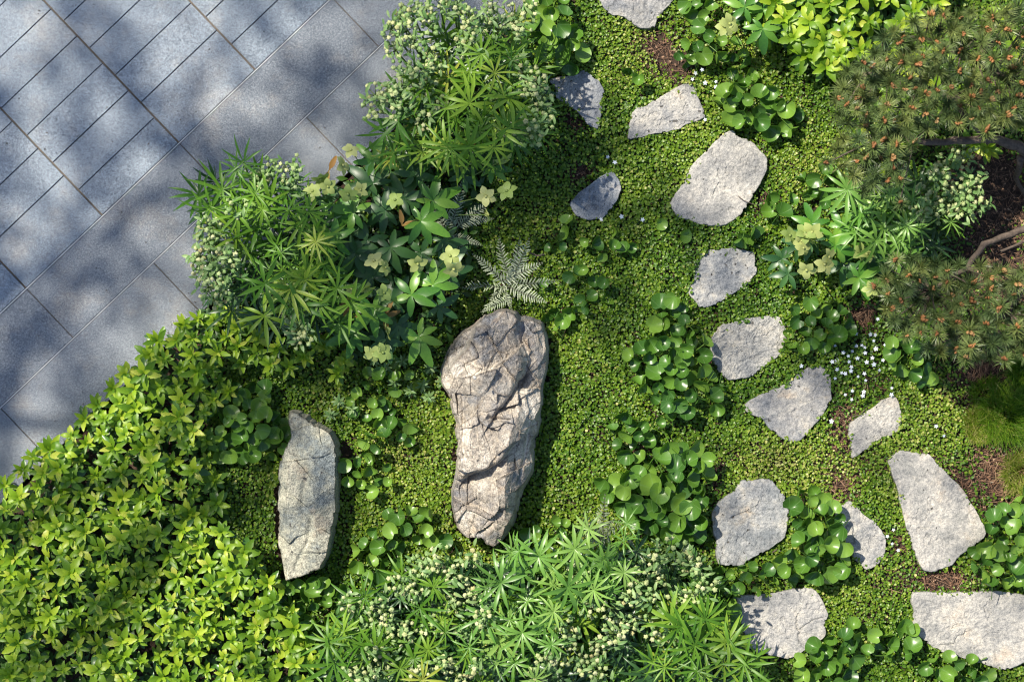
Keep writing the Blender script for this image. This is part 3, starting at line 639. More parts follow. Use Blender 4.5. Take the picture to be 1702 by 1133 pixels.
# dry needles, bark crumbs over the bare ground
def litter(name, N, area, zoff, seed, label, ln=(.012, .045), wd=.0011):
    rg = np.random.default_rng(seed); x0, y0, x1, y1 = area; px = rg.uniform(x0, x1, N); py = rg.uniform(y0, y1, N)
    d = np.zeros(N)
    for a in SOILP: d = np.maximum(d, a[5] * G(px, py, *a[:5]))
    for q in ALLST: d[inpoly(px, py, q)] = 0
    d[py < ln3(px) + 10] = 0
    k = rg.random(N) < np.clip(d * 1.5, 0, 1); px, py = px[k], py[k]; n = len(px)
    wx = (px - 851) / S; wy = (566.5 - py) / S
    tv = np.array([(-.5 * wd, 0, 0), (.5 * wd, 0, 0), (.5 * wd, 1, .0), (-.5 * wd, 1, .0), (0, .5, .06)]); tv[:, 0] /= 1
    L = rg.uniform(*ln, n); tV = tv.copy()
    az = rg.uniform(0, 6.28, n); pos = np.stack([wx, wy, ground_h(wx, wy) + zoff + rg.random(n) * .008], -1)
    out = np.zeros((n, 5, 3)); lx = tV[None, :, 0] * np.ones((n, 1)); ly = tV[None, :, 1] * L[:, None]; lz = tV[None, :, 2] * L[:, None]
    lz = lz + (ly * rg.normal(0, .12, n)[:, None])
    out[..., 0] = lx * np.cos(az)[:, None] - ly * np.sin(az)[:, None]; out[..., 1] = lx * np.sin(az)[:, None] + ly * np.cos(az)[:, None]; out[..., 2] = lz
    out += pos[:, None, :]
    F = np.array([(0, 1, 4), (1, 2, 4), (2, 3, 4), (3, 0, 4)])[None] + (np.arange(n) * 5)[:, None, None]
    tag(obj(name, mesh(name, out.reshape(-1, 3), F.reshape(-1, 3), M['litter'], False, np.repeat(rg.beta(1.6, 2.2, n), 5))), label, 'litter', None, 'stuff')
litter('fallen_needles', 26000, (900, -40, 1760, 1180), .004, 3, 'dry brown pine needles scattered over the bare soil')
pc = np.random.default_rng(33); gm = MB()
for i in range(170):
    if i < 110: x = pc.uniform(-30, 900); y = 838 - .95 * x - abs(pc.normal(0, 40)) - 4
    else: x = pc.uniform(0, 850); y = pc.uniform(0, 800)
    if y > 838 - .95 * x: continue
    p = P(x, y, .0035); a = pc.uniform(0, 6.28); l = pc.uniform(.002, .007)
    gm.tube([tuple(p), tuple(p + Vector((math.cos(a) * l, math.sin(a) * l, .0006)))], pc.uniform(.0005, .0016), 4)
tag(obj('paving_litter', gm.mesh('paving_litter', M['bark'], False)), 'tiny brown crumbs blown onto the grey paving', 'litter', None, 'stuff')
litter('dry_stalks', 5000, (1380, 480, 1760, 1180), .010, 14, 'tan dry stalks lying over the soil at the right', (.02, .06), .0014)
litter('bark_litter', 9000, (550, -40, 1760, 1180), .003, 4, 'small brown bark crumbs scattered over the bare soil', (.004, .012), .005)

# ------------------------------------------------------------------ leaf meshes
def blade(L, W, prof, arch=.0, fold=.2, rows=None, mb=None, base=(0, 0, 0), az=0, pitch=0, droop=0, serr=0):
    """a leaf along +Y: rows of (left, mid, right); returns into mb"""
    rows = rows or len(prof); V = []; F = []
    ca, sa = math.cos(az), math.sin(az); y = 0; z = 0; a = pitch; st = L / (rows - 1); yy = []; 
    for i in range(rows):
        yy.append((y, z)); a2 = a - droop * (i + .5) / (rows - 1); y += st * math.cos(a2); z += st * math.sin(a2)
    for i in range(rows):
        w_ = prof[i] * W / 2; y, z = yy[i]
        dy = (st * .35 if serr and i % 2 and 0 < i < rows - 1 else 0)
        for sx in (-1, 0, 1):
            X = sx * w_; Yv = y + (dy * abs(sx)); Zv = z + abs(sx) * w_ * fold
            V.append((base[0] + X * ca - Yv * sa, base[1] + X * sa + Yv * ca, base[2] + Zv))
    for i in range(rows - 1):
        for j in (0, 1): a_ = i * 3 + j; F.append((a_, a_ + 1, a_ + 4, a_ + 3))
    mb.add(V, F)
PPROF = [.12, .24, .46, .78, 1.02, .82, .88, .52, .46, .02]
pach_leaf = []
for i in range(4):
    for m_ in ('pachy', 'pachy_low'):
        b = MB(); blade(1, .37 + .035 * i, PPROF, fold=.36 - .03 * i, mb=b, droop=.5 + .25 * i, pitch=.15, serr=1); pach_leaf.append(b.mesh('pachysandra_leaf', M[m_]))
# (each rosette draws its leaves from these)
def rotm(az, pitch, roll=0): return (Matrix.Rotation(az, 4, 'Z') @ Matrix.Rotation(pitch, 4, 'X') @ Matrix.Rotation(roll, 4, 'Y')).to_euler()
stem_me = {}
def stem_mesh(h, mat='stem', r=.0022):
    k = (round(h, 2), mat, r)
    if k not in stem_me:
        b = MB(); b.tube([(0, 0, 0), (.004, .002, h * .5), (0, 0, h)], [r * 1.2, r, r * .8], 5); stem_me[k] = b.mesh('stem', M[mat])
    return stem_me[k]
def shoot(px, py, z, size, seed, label, group):
    rg = random.Random(seed); p = P(px, py, z); gz = -.02
    t = tag(empty('pachysandra_shoot', (p.x, p.y, gz), 0), label, 'plant', group); hz = z - gz
    obj('stem', stem_mesh(round(hz, 2)), t)
    a0 = rg.uniform(0, 6.28); v = rg.choice((0, 2, 4, 6)); lean = (rg.gauss(0, .12), rg.gauss(0, .12))
    n1 = rg.choice((3, 3, 4)); n2 = rg.choice((6, 6, 7)); n3 = rg.choice((4, 4, 5))
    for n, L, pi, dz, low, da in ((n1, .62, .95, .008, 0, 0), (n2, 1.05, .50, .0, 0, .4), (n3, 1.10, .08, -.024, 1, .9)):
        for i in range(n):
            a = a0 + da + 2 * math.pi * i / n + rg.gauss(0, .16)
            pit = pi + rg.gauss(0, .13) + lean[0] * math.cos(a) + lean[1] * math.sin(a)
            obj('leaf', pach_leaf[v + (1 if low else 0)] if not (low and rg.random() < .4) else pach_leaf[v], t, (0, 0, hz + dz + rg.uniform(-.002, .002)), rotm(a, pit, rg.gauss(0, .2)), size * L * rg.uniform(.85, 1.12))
pts = poisson(PACH_BED, 24.5, 16000, 3)
for i, (x, y) in enumerate(pts):
    if 566.5 - y < 566.5 - ln3(x) - 0 and y > 1165: continue
    e = inpoly([x], [y], grow(PACH_BED, -25))[0]
    z = .075 + .085 * float(vn(x / 55, y / 55, 4)) + (.02 if e else -.02) + random.uniform(-.03, .03)
    sz = .048 * random.uniform(.66, 1.22); big = 'large' if sz > .051 else 'small' if sz < .039 else 'middling'
    dp = y - (838 - .95 * x)
    if dp < 55: zone = 'overhanging the paving edge, ' + ('near the left edge of the picture' if x < 120 else 'halfway along the bed' if x < 240 else 'at the upper tip of the bed')
    elif y > 1080: zone = 'at the bottom edge, ' + ('in the picture corner' if x < 170 else 'mid-bed' if x < 360 else 'next to the cream-flowered hellebore')
    elif x < 70: zone = 'at the left edge of the picture'
    elif x > 330 and y < 800: zone = 'beside the wild ginger and the moss'
    elif x > 330: zone = 'facing the lower end of the smooth oblong boulder'
    elif y < 780: zone = 'inside the upper part of the bed'
    elif y < 930: zone = 'inside the middle of the bed'
    else: zone = 'inside the lower part of the bed'
    lab = big + ' yellow-green pachysandra shoot ' + zone
    shoot(x, y, z, sz, i, lab, 'pachysandra shoots in the bed beside the paving')
pts2 = poisson(PACH_TR, 31, 6000, 5)
for i, (x, y) in enumerate(pts2):
    z = .10 + .07 * float(vn(x / 50, y / 50, 6))
    sz = .060 * random.uniform(.74, 1.18)
    shoot(x, y, z, sz, 900 + i, ('large' if sz > .063 else 'small' if sz < .052 else 'middling') + ' bright pachysandra shoot ' + ('cut by the top edge' if y < 12 else 'on the lower rim of the patch' if y > 75 else 'within the patch') + (' beside the hellebore' if x < 1330 else ' nearest the pine' if x > 1450 else ' between hellebore and pine'), 'pachysandra shoots in the patch above the pine')
for i, (x, y) in enumerate([(1530, 85), (1552, 152), (1512, 212), (1500, 118), (1668, 30), (1440, 235), (1590, 110), (1615, 240), (1480, 170), (1640, 245), (1565, 60), (1690, 80), (1460, 270)]):
    shoot(x, y, .16, .056, 1200 + i, 'lone pachysandra shoot showing through gaps between the pine needles', 'pachysandra shoots under the pine')
for i, (x, y) in enumerate([(395, 545), (430, 560), (462, 577), (402, 600), (425, 588), (505, 592), (540, 572), (572, 600), (395, 575), (380, 650), (450, 605), (520, 560), (480, 610), (560, 620), (412, 528), (385, 520)]):
    shoot(x, y, .07 + .02 * (i % 3), .042, 1400 + i, 'low pachysandra shoot straying into the shaded moss beneath the narrow-leaved hellebore', 'pachysandra shoots straying into the moss')
# dark undergrowth below the beds
def under(N, polys, zr, seed, size):
    rg = np.random.default_rng(seed); P0 = []
    for q in polys:
        xs = [p[0] for p in q]; ys = [p[1] for p in q]; c = np.stack([rg.uniform(min(xs), max(xs), N), rg.uniform(min(ys), max(ys), N)], -1)
        P0.append(c[inpoly(c[:, 0], c[:, 1], q)])
    c = np.concatenate(P0); c = c[c[:, 1] > ln3(c[:, 0]) + 8]; n = len(c)
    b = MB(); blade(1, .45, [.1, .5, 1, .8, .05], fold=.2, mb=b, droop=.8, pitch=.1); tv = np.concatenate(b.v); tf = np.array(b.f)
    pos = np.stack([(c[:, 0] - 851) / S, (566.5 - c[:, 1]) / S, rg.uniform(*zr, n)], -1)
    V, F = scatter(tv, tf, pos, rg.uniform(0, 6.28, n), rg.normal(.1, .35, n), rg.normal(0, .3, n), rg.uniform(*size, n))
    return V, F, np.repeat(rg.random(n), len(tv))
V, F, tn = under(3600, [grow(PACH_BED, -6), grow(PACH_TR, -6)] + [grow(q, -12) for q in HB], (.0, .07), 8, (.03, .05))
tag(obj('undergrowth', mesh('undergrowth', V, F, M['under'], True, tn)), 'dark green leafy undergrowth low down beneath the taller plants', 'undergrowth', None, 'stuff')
# green sprigs of middling leaves between the beds
# ------------------------------------------------------------------ ginger
def ginger_leaf(seed):
    rg = random.Random(seed); n = 22; cup = rg.uniform(.55, 1.5); lob = rg.uniform(.15, .5); tw = rg.uniform(-.1, .1); V = [(0, 0, 0)]; F = []
    for ring, s in ((1, .38), (2, .72), (3, 1.0)):
        for i in range(n):
            ph = -R(154) + 2 * R(154) * i / (n - 1)
            r = .5 * (1 + .06 * math.cos(ph)) * (1.10 if abs(ph) > 2 else 1)
            x = math.sin(ph) * r * 1.04 * s; y = (.30 + math.cos(ph) * r) * s
            z = cup * (x * x * 1.3 + (y - .30) ** 2 * .9) - cup * .08 + .05 * math.sin(2 * ph + seed) * s * s + .02 * math.sin(5 * ph + seed) * s * s - .10 * abs(x) * 0 + lob * abs(x) * max(0, .55 - y) * 1.6 + tw * x * y
            if s == 1: z -= .02
            V.append((x, y, z))
    for i in range(n - 1): F.append((0, 1 + i + 1, 1 + i))
    for k in range(2):
        for i in range(n - 1):
            a = 1 + k * n + i; F.append((a, a + 1, a + n + 1, a + n))
    F = [f[::-1] for f in F]
    b = MB(); b.add(V, F); b.tube([(0, 0, 0), (0, -.05, -.3), (0, -.12, -.9)], [.03, .028, .025], 4, False)
    return b.mesh('ginger_leaf', M['ginger'])
GL = [ginger_leaf(i) for i in range(8)]
def ginger(label, polys=(), pts=(), d=27, seed=1, zc=.075, size=.078):
    rg = random.Random(seed); allp = list(pts)
    for q in polys: allp = poisson(q, d * .70, 3000, seed, allp)
    cx = sum(p[0] for p in allp) / len(allp); cy = sum(p[1] for p in allp) / len(allp)
    base = P(cx, cy, -.02); t = tag(empty('wild_ginger', base), label, 'plant', 'clumps of round-leaved wild ginger')
    R0 = max(20, max(math.hypot(p[0] - cx, p[1] - cy) for p in allp))
    for x, y in allp:
        f = math.hypot(x - cx, y - cy) / R0; h = zc * (1.0 - .45 * f) + rg.uniform(-.024, .024); h = max(h, .028)
        out = math.atan2(-(y - cy), x - cx) - math.pi / 2          # +Y of the leaf towards outside
        a = out * 0 + rg.gauss(math.pi, 1.2) if rg.random() < .4 else out + rg.gauss(0, .9); s = size * rg.uniform(.60, 1.0)
        p = P(x, y, h); off = Vector((-math.sin(a), math.cos(a), 0)) * (-.30 * s)
        obj('leaf', GL[rg.randrange(8)], t, p + off - base, rotm(a, -.20 - .25 * f + rg.gauss(0, .42), rg.gauss(0, .42)), s * .87)
ginger('wild ginger clump pressed between the pachysandra bed and the oblong boulder', [[(385, 640), (440, 635), (450, 690), (478, 700), (476, 745), (430, 765), (365, 760), (358, 690)]], d=22, seed=11, zc=.09, size=.068)
ginger('wild ginger clump at the foot of the smooth oblong boulder', [ell(520, 995, 56, 36)], d=25, seed=12, zc=.09, size=.075)
ginger('shaded wild ginger below the broad-leaved hellebore', [[(610, 615), (700, 585), (712, 640), (640, 670), (600, 650)]], d=30, seed=13, zc=.05, size=.062)
ginger('wild ginger trailing in a curve beside the brown hollow between both boulders', [ell(625, 690, 62, 24, 35), ell(610, 785, 42, 32, 20), ell(665, 715, 26, 24), ell(620, 735, 18, 30)], d=24, seed=14, zc=.055, size=.060)
ginger('bright wild ginger crescent left of the foot of the craggy boulder', [ell(690, 872, 52, 26, 10), ell(628, 920, 40, 42, 0), ell(725, 890, 20, 22)], d=27, seed=15, zc=.07, size=.066)
ginger('wild ginger at the top edge between the hellebore flowers and the moss', [[(880, -20), (935, -20), (945, 40), (972, 80), (965, 115), (925, 118), (890, 70), (875, 30)]], d=25, seed=16, zc=.12, size=.078)
ginger('wild ginger winding down from the top edge right of the bare patch', [ell(1160, 20, 22, 40), ell(1170, 80, 32, 28), ell(1215, 85, 24, 14), ell(1235, 125, 16, 22)], d=26, seed=17, zc=.06, size=.068)
ginger('wild ginger clump just above the large pale rounded stone', [ell(1245, 165, 50, 34, 10), ell(1290, 195, 46, 26, 20), (ell(1225, 195, 22, 18))], d=25, seed=18, zc=.07, size=.072)
ginger('sparse wild ginger leaves right of the painted fern', (), [(943, 365), (941, 387), (1020, 383), (972, 400), (992, 405), (1018, 408), (1035, 412), (1050, 411), (1000, 428), (988, 468), (1004, 470), (984, 492), (950, 520), (934, 534), (958, 515), (908, 530), (926, 520), (922, 545), (1100, 372), (1140, 392)], seed=19, zc=.045, size=.062)
ginger('widest wild ginger mound, left of the dimpled oval stone', [[(1095, 500), (1135, 500), (1150, 545), (1180, 560), (1180, 625), (1205, 635), (1195, 680), (1130, 685), (1080, 660), (1050, 615), (1045, 585), (1080, 560)]], d=24, seed=20, zc=.09, size=.072)
ginger('small wild ginger clump above the brown gap beside its larger neighbour', [ell(1050, 725, 36, 36, 0), ell(1105, 700, 12, 10)], d=25, seed=21, zc=.08, size=.070)
ginger('tall glossy wild ginger mound left of the broad squarish stone', [[(1100, 740), (1165, 740), (1185, 775), (1170, 830), (1178, 880), (1150, 900), (1060, 885), (1050, 850), (1000, 835), (1000, 805), (1050, 790), (1085, 770)]], d=25, seed=22, zc=.11, size=.084)
ginger('wild ginger mound between the squarish stone and the narrow leaf-shaped stone', [[(1320, 825), (1355, 812), (1385, 830), (1395, 865), (1405, 910), (1405, 950), (1360, 970), (1300, 965), (1290, 930), (1320, 890)]], d=24, seed=23, zc=.10, size=.074)
ginger('low wild ginger creeping under the squarish stone', [ell(1235, 962, 62, 22, 0), ell(1205, 995, 20, 22)], d=24, seed=24, zc=.05, size=.060)
ginger('wild ginger at the bottom edge right of the pale cracked stone', [[(1345, 1075), (1380, 1060), (1420, 1035), (1445, 1080), (1410, 1150), (1320, 1160), (1320, 1110)], ell(1490, 1062, 40, 26, 20)], d=27, seed=25, zc=.08, size=.076)
ginger('wild ginger at the right edge beside the long tapering stone', [[(1660, 840), (1720, 810), (1740, 900), (1730, 975), (1650, 975), (1612, 930), (1630, 900)]], d=25, seed=26, zc=.10, size=.076)
ginger('shaded wild ginger right of the dimpled oval stone', [[(1310, 520), (1350, 500), (1410, 510), (1420, 550), (1385, 575), (1340, 590), (1310, 580)]], d=24, seed=27, zc=.07, size=.068)
ginger('small wild ginger clump right of the white star flowers', [ell(1508, 590, 34, 34, 40), ell(1535, 625, 14, 16)], d=24, seed=28, zc=.08, size=.072)
ginger('wild ginger beside the twig on the large pale rounded stone', (), [(1283, 330), (1276, 352), (1305, 352), (1315, 330), (1318, 362), (1240, 392), (1228, 402), (1252, 386), (1378, 300), (1350, 320)], seed=29, zc=.06, size=.070)
ginger('wild ginger in the bottom edge under the widest pale stone', [ell(1590, 1112, 60, 22, 8)], d=27, seed=30, zc=.05, size=.070)
ginger('low wild ginger right of the foot of the craggy boulder', [ell(925, 885, 48, 20, -10), ell(880, 898, 18, 14)], d=26, seed=31, zc=.05, size=.062)
ginger('few wild ginger leaves mixed with the narrow-leaved hellebore by the cracked stone', (), [(1215, 1040), (1200, 1025), (1222, 1015), (1195, 1052), (1210, 1065)], seed=32, zc=.12, size=.068)

ginger('wild ginger spilling toward the pine from the large pale rounded stone', [ell(1370, 310, 46, 30, 20)], d=30, seed=33, zc=.07, size=.070)
ginger('loose wild ginger leaves above the wedge-shaped pitted stone', (), [(1045, 120), (1062, 132), (1205, 100), (1130, 92), (1140, 108), (1150, 100)], seed=34, zc=.04, size=.055)
ginger('dim wild ginger in the moss between the painted fern and the small shaded stone', (), [(925, 395), (915, 410), (935, 410), (905, 470), (960, 455), (972, 448), (945, 460), (965, 500), (975, 515), (1010, 500)], seed=35, zc=.04, size=.055)
# ------------------------------------------------------------------ narrow-leaved hellebores
LANCE = [.12, .55, .9, 1.0, .85, .5, .05]
def star(seed, mat, nl=9, span=300, W=.13, L=1, pitch=.35, droop=.9, prof=LANCE):
    rg = random.Random(seed); b = MB()
    for i in range(nl):
        a = -R(span) / 2 + R(span) * i / (nl - 1) + rg.gauss(0, .07); l = L * (1 - .28 * abs(i - (nl - 1) / 2) / (nl / 2)) * rg.uniform(.85, 1.1)
        blade(l, W * rg.uniform(.85, 1.15), prof, fold=.25, mb=b, base=(0, 0, 0), az=a, pitch=pitch + rg.gauss(0, .18), droop=droop + rg.gauss(0, .25))
    b.tube([(0, 0, 0), (0, -.1, -.2), (0, -.2, -.6)], [.02, .02, .02], 4, False)
    return b.mesh('narrow_leaf', mat)
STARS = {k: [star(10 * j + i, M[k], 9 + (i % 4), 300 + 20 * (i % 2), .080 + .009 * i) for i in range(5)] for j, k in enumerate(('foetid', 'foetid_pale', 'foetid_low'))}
def cup(seed, mat):
    rg = random.Random(seed); b = MB(); V = [(0, 0, .5)]; F = []; n = 10
    V[0] = (0, 0, .16)
    for k, (r, z) in enumerate(((.30, .40), (.50, .22), (.52, -.08), (.36, -.36))):
        for i in range(n):
            a = 2 * math.pi * i / n; q = r * (1 + .20 * math.cos(5 * a + k * .2 + rg.uniform(-.3, .3))); V.append((q * math.cos(a), q * math.sin(a), z + .12 * math.cos(5 * a)))
    for i in range(n): F.append((0, 1 + i, 1 + (i + 1) % n))
    for k in range(3):
        for i in range(n): a = 1 + k * n + i; c = 1 + k * n + (i + 1) % n; F.append((a, a + n, c + n, c))
    b.add(V, F)
    for i in range(3):
        a = i * 2.1 + seed; blade(.7, .3, [.1, 1, .8, .05], fold=.2, mb=b, base=(0, 0, .35), az=a, pitch=.1, droop=1.2)
    return b.mesh('flower', mat)
CUPS = {k: [cup(i, M[k]) for i in range(4)] for k in ('cup', 'cup_pale')}
def flower_head(t, base, px, py, z, rg, r=24, n=10, pale=.3, size=.0150):
    c = P(px, py, z - .05); pos = []
    for k in range(60):
        a = rg.uniform(0, 6.28); q = r * math.sqrt(rg.random()); x, y = px + q * math.cos(a), py + q * math.sin(a)
        if all((x - u) ** 2 + (y - v) ** 2 > 6.2 ** 2 for u, v in pos): pos.append((x, y))
        if len(pos) >= n: break
    b = MB(); W = []
    for x, y in pos:
        zz = z + rg.uniform(-.02, .02) - .03 * ((x - px) ** 2 + (y - py) ** 2) / r ** 2; w_ = P(x, y, zz); W.append(w_)
        m_ = c.lerp(w_, .55) + Vector((rg.uniform(-.006, .006), rg.uniform(-.006, .006), .0))
        b.tube([(0, 0, 0), tuple(m_ - c), tuple(w_ - c - Vector((0, 0, .004)))], [.0019, .0014, .0010], 4, False)
    g_ = Vector((base.x, base.y, 0)) * .35 + Vector((c.x, c.y, 0)) * .65; g_.z = -.02
    b.tube([tuple(g_ - c), tuple((g_ - c) * .5 + Vector((0, 0, .02))), (0, 0, 0)], [.004, .0035, .0028], 5, False)
    me = b.mesh('flower_stalk', M['stem']); h = obj('flower_stalk', me, t, c - base)
    for w_ in W:
        k = 'cup_pale' if rg.random() < pale else 'cup'
        obj('flower', CUPS[k][rg.randrange(4)], h, w_ - c, (rg.gauss(0, .5), rg.gauss(0, .5), rg.uniform(0, 6)), size * rg.uniform(.72, 1.15))
    for k in range(9):
        a = rg.uniform(0, 6.28); w_ = P(px + r * rg.uniform(.2, 1.1) * math.cos(a), py + r * rg.uniform(.2, 1.1) * math.sin(a), z - rg.uniform(-.005, .04))
        obj('bract', pach_like, h, w_ - c, rotm(rg.uniform(0, 6.28), rg.uniform(-.1, .6), rg.gauss(0, .3)), rg.uniform(.022, .036))
b = MB(); blade(1, .34, [.2, .7, 1, .75, .05], fold=.25, mb=b, droop=.7, pitch=.2); pach_like = b.mesh('bract', leaf_mat('bract', [(0, (.10, .22, .06)), (1, (.26, .38, .14))], 'object', .45, .3))
def narrow_hellebore(label, leaves, heads, seed, region, pal='foetid', z=(.28, .40), size=.108, pale=.3, lowd=42, hz=.36):
    rg = random.Random(seed); cx = sum(p[0] for p in leaves) / len(leaves); cy = sum(p[1] for p in leaves) / len(leaves)
    base = P(cx, cy, -.02); t = tag(empty('narrow_hellebore', base), label, 'plant', 'narrow-leaved hellebores')
    extra = [(x + rg.gauss(0, 22), y + rg.gauss(0, 22)) for x, y in leaves]
    for x, y in leaves + extra:
        zz = rg.uniform(*z); p = P(x, y, zz); a = math.atan2(-(y - cy), x - cx) - math.pi / 2 + rg.gauss(0, .7)
        obj('leaf', STARS[pal][rg.randrange(5)], t, p - base, rotm(a, rg.gauss(-.12, .28), rg.gauss(0, .28)), size * rg.uniform(.58, 1.18))
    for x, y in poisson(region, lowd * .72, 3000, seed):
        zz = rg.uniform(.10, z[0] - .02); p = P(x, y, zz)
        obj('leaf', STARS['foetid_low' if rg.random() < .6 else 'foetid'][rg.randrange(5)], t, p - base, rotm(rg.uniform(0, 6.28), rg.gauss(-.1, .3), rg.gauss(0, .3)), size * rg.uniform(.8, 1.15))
    sm_ = MB()
    for x, y in leaves[::2]:
        p = P(x, y, z[0] - .04) - base; sm_.tube([(rg.uniform(-.04, .04), rg.uniform(-.04, .04), 0), tuple(p * .5 + Vector((0, 0, .03))), tuple(p)], [.005, .004, .003], 5, False)
    obj('stem', sm_.mesh('stem', M['stem']), t)
    for x, y in heads: flower_head(t, base, x, y, hz + rg.uniform(-.03, .04), rg, r=rg.uniform(17, 23), n=rg.choice((9, 11, 12)), pale=pale)
    return t
narrow_hellebore('narrow-leaved hellebore with flower sprays leaning furthest left over the paving', [(405, 270), (370, 315), (400, 335), (445, 330), (480, 350), (430, 380), (500, 372), (460, 410), (525, 402), (410, 420), (470, 450), (440, 472), (500, 462), (540, 440), (560, 480), (530, 503), (440, 525), (480, 500), (352, 345), (430, 290)],
    [(486, 275), (475, 298), (448, 281), (432, 295), (486, 310), (393, 347), (350, 374), (370, 376), (338, 399), (362, 405), (330, 427), (352, 430), (378, 421), (337, 452), (362, 454), (385, 448), (347, 477), (368, 477), (354, 496), (490, 524), (494, 547), (510, 514), (502, 562)], 41, [(350, 300), (500, 290), (560, 420), (570, 520), (520, 570), (380, 520), (340, 420)], pale=.25)
narrow_hellebore('narrow-leaved hellebore crowned with pale green flowers at the top edge by the paving', [(745, 130), (780, 120), (822, 122), (700, 152), (735, 172), (780, 172), (832, 162), (760, 202), (722, 212), (800, 202), (682, 232), (655, 255), (702, 252), (742, 242), (780, 242), (845, 212), (852, 232), (662, 202), (820, 245), (800, 90), (850, 100)],
    [(682, 16), (708, 16), (732, 13), (756, 5), (761, 21), (666, 32), (650, 48), (674, 53), (687, 69), (658, 85), (716, 40), (716, 82), (780, 26), (790, 50), (772, 64), (785, 82), (819, 13), (814, 32), (827, 48), (851, 26), (864, 45), (878, 16), (674, 114), (698, 114), (721, 114), (708, 143), (666, 148), (645, 159), (624, 159), (618, 185), (642, 172), (666, 172), (687, 154), (661, 196), (703, 199), (724, 169), (864, 111), (880, 127), (891, 140), (878, 148), (904, 156), (896, 183), (880, 199), (902, 207), (872, 228), (888, 225), (854, 225)], 42,
    [(650, 150), (720, 60), (860, 40), (900, 120), (900, 230), (820, 270), (660, 260)], pale=.35)
narrow_hellebore('pale narrow-leaved hellebore below the foot of the craggy boulder', [(863, 916), (903, 929), (868, 951), (833, 968), (920, 972), (877, 999), (842, 1033), (920, 1016), (955, 912), (1003, 929), (1037, 951), (1037, 899), (1016, 981), (833, 1064), (868, 1051), (895, 1050), (960, 985), (855, 1101), (824, 1101), (980, 960)],
    [(763, 957), (807, 1023), (907, 1096), (950, 1062), (998, 1075), (972, 1101), (998, 1115), (963, 949), (981, 1010), (1016, 1010), (1020, 1053), (925, 1100), (1050, 985), (1045, 1040), (940, 1040), (890, 1120)], 43,
    [(820, 940), (1060, 910), (1080, 1150), (780, 1150)], pal='foetid_pale', z=(.24, .36), pale=.55, hz=.30)
narrow_hellebore('hellebore thick with cream flowers at the bottom edge left of the pale one', [(711, 1079), (598, 1001), (572, 1049), (546, 1066), (698, 1010), (555, 1101), (640, 1060), (740, 1050), (665, 1110), (775, 1090), (600, 1070), (720, 975)],
    [(694, 940), (729, 925), (716, 938), (585, 1005), (616, 1036), (637, 1014), (620, 1083), (650, 1079), (594, 1101), (580, 1120), (755, 1005), (772, 1049), (737, 1101), (790, 1110), (740, 960), (665, 970), (690, 985), (650, 1045), (680, 1050), (610, 1120), (640, 1115), (790, 990), (720, 1040), (780, 925), (760, 1120), (700, 1120)], 44,
    [(560, 1020), (700, 930), (800, 940), (800, 1150), (540, 1150)], pal='foetid', z=(.20, .30), pale=.55, hz=.27, size=.105)
narrow_hellebore('dark narrow-leaved hellebore whose fingers reach over the pale cracked stone', [(1129, 1018), (1116, 1031), (1172, 1029), (1211, 1055), (1172, 1081), (1203, 1103), (1237, 1103), (1137, 1094), (1237, 1120), (1085, 1098), (1170, 1120), (1205, 1060), (1150, 1060)],
    [(1107, 912), (1129, 920), (1094, 957), (1120, 997), (1163, 951), (1077, 1014), (1129, 1062), (1085, 930), (1145, 930), (1060, 960), (1090, 1050), (1150, 985), (1075, 985), (1180, 975)], 45,
    [(1060, 960), (1150, 950), (1240, 1060), (1240, 1150), (1060, 1150)], pal='foetid', z=(.22, .34), pale=.5, hz=.27)
narrow_hellebore('narrow-leaved hellebore with white-green flowers half under the pine', [(1479, 324), (1470, 378), (1494, 399), (1455, 342), (1500, 375), (1440, 350), (1510, 340), (1480, 420), (1530, 380), (1455, 400), (1430, 330)],
    [(1581, 270), (1600, 262), (1620, 294), (1590, 334), (1629, 337), (1560, 290), (1545, 342), (1570, 310), (1605, 310), (1560, 350), (1600, 350), (1540, 310), (1620, 320), (1575, 335), (1528, 355)], 46,
    [(1430, 320), (1600, 280), (1630, 350), (1520, 430), (1440, 420)], pal='foetid_pale', z=(.20, .30), pale=.6, hz=.28, size=.105)

for i, (x, y) in enumerate([(640, 612), (655, 636), (682, 650), (622, 598), (715, 612), (702, 640), (562, 668), (548, 690), (668, 600), (585, 680), (712, 660), (735, 632)]):
    p = P(x, y, .06); t = tag(empty('leafy_sprig', (p.x, p.y, -.01)), 'small grey-green leafy sprig in the shade between the hellebore and the boulders', 'plant', 'grey-green sprigs between the boulders')
    obj('stem', stem_mesh(.07), t)
    for j in range(9): obj('leaf', pach_like, t, (0, 0, .07 - .006 * j), rotm(j * 2.4 + i, .35 - .03 * j, random.gauss(0, .2)), .022 + .001 * j)
# ------------------------------------------------------------------ broad-leaved hellebores
OBOV = [.12, .45, .8, 1.0, .92, .62, .05]
b = MB(); blade(1, .34, [.14, .42, .78, .98, 1.0, .80, .72, .42, .04], fold=.22, mb=b, droop=.75, pitch=.2, serr=1)
BL = {k: b.mesh('leaflet', M[k]) for k in ('broad', 'broad_dark', 'dry')}
def petalflower(seed):
    rg = random.Random(seed); b = MB()
    for i in range(5): blade(1, .72, [.35, .85, 1, .75, .06], fold=.12, mb=b, az=2 * math.pi * i / 5 + rg.gauss(0, .1), pitch=.5 + rg.gauss(0, .2), droop=.9)
    b.tube([(0, 0, .05), (0, 0, .22)], [.16, .10], 6)
    return b.mesh('pale_flower', M['sepal'])
PF = [petalflower(i) for i in range(3)]
pet_me = MB(); pet_me.tube([(0, 0, 0), (0, -.02, -.06), (0, -.03, -.14)], [.0022, .0024, .003], 5, False); PET = pet_me.mesh('leafstalk', M['stem'])
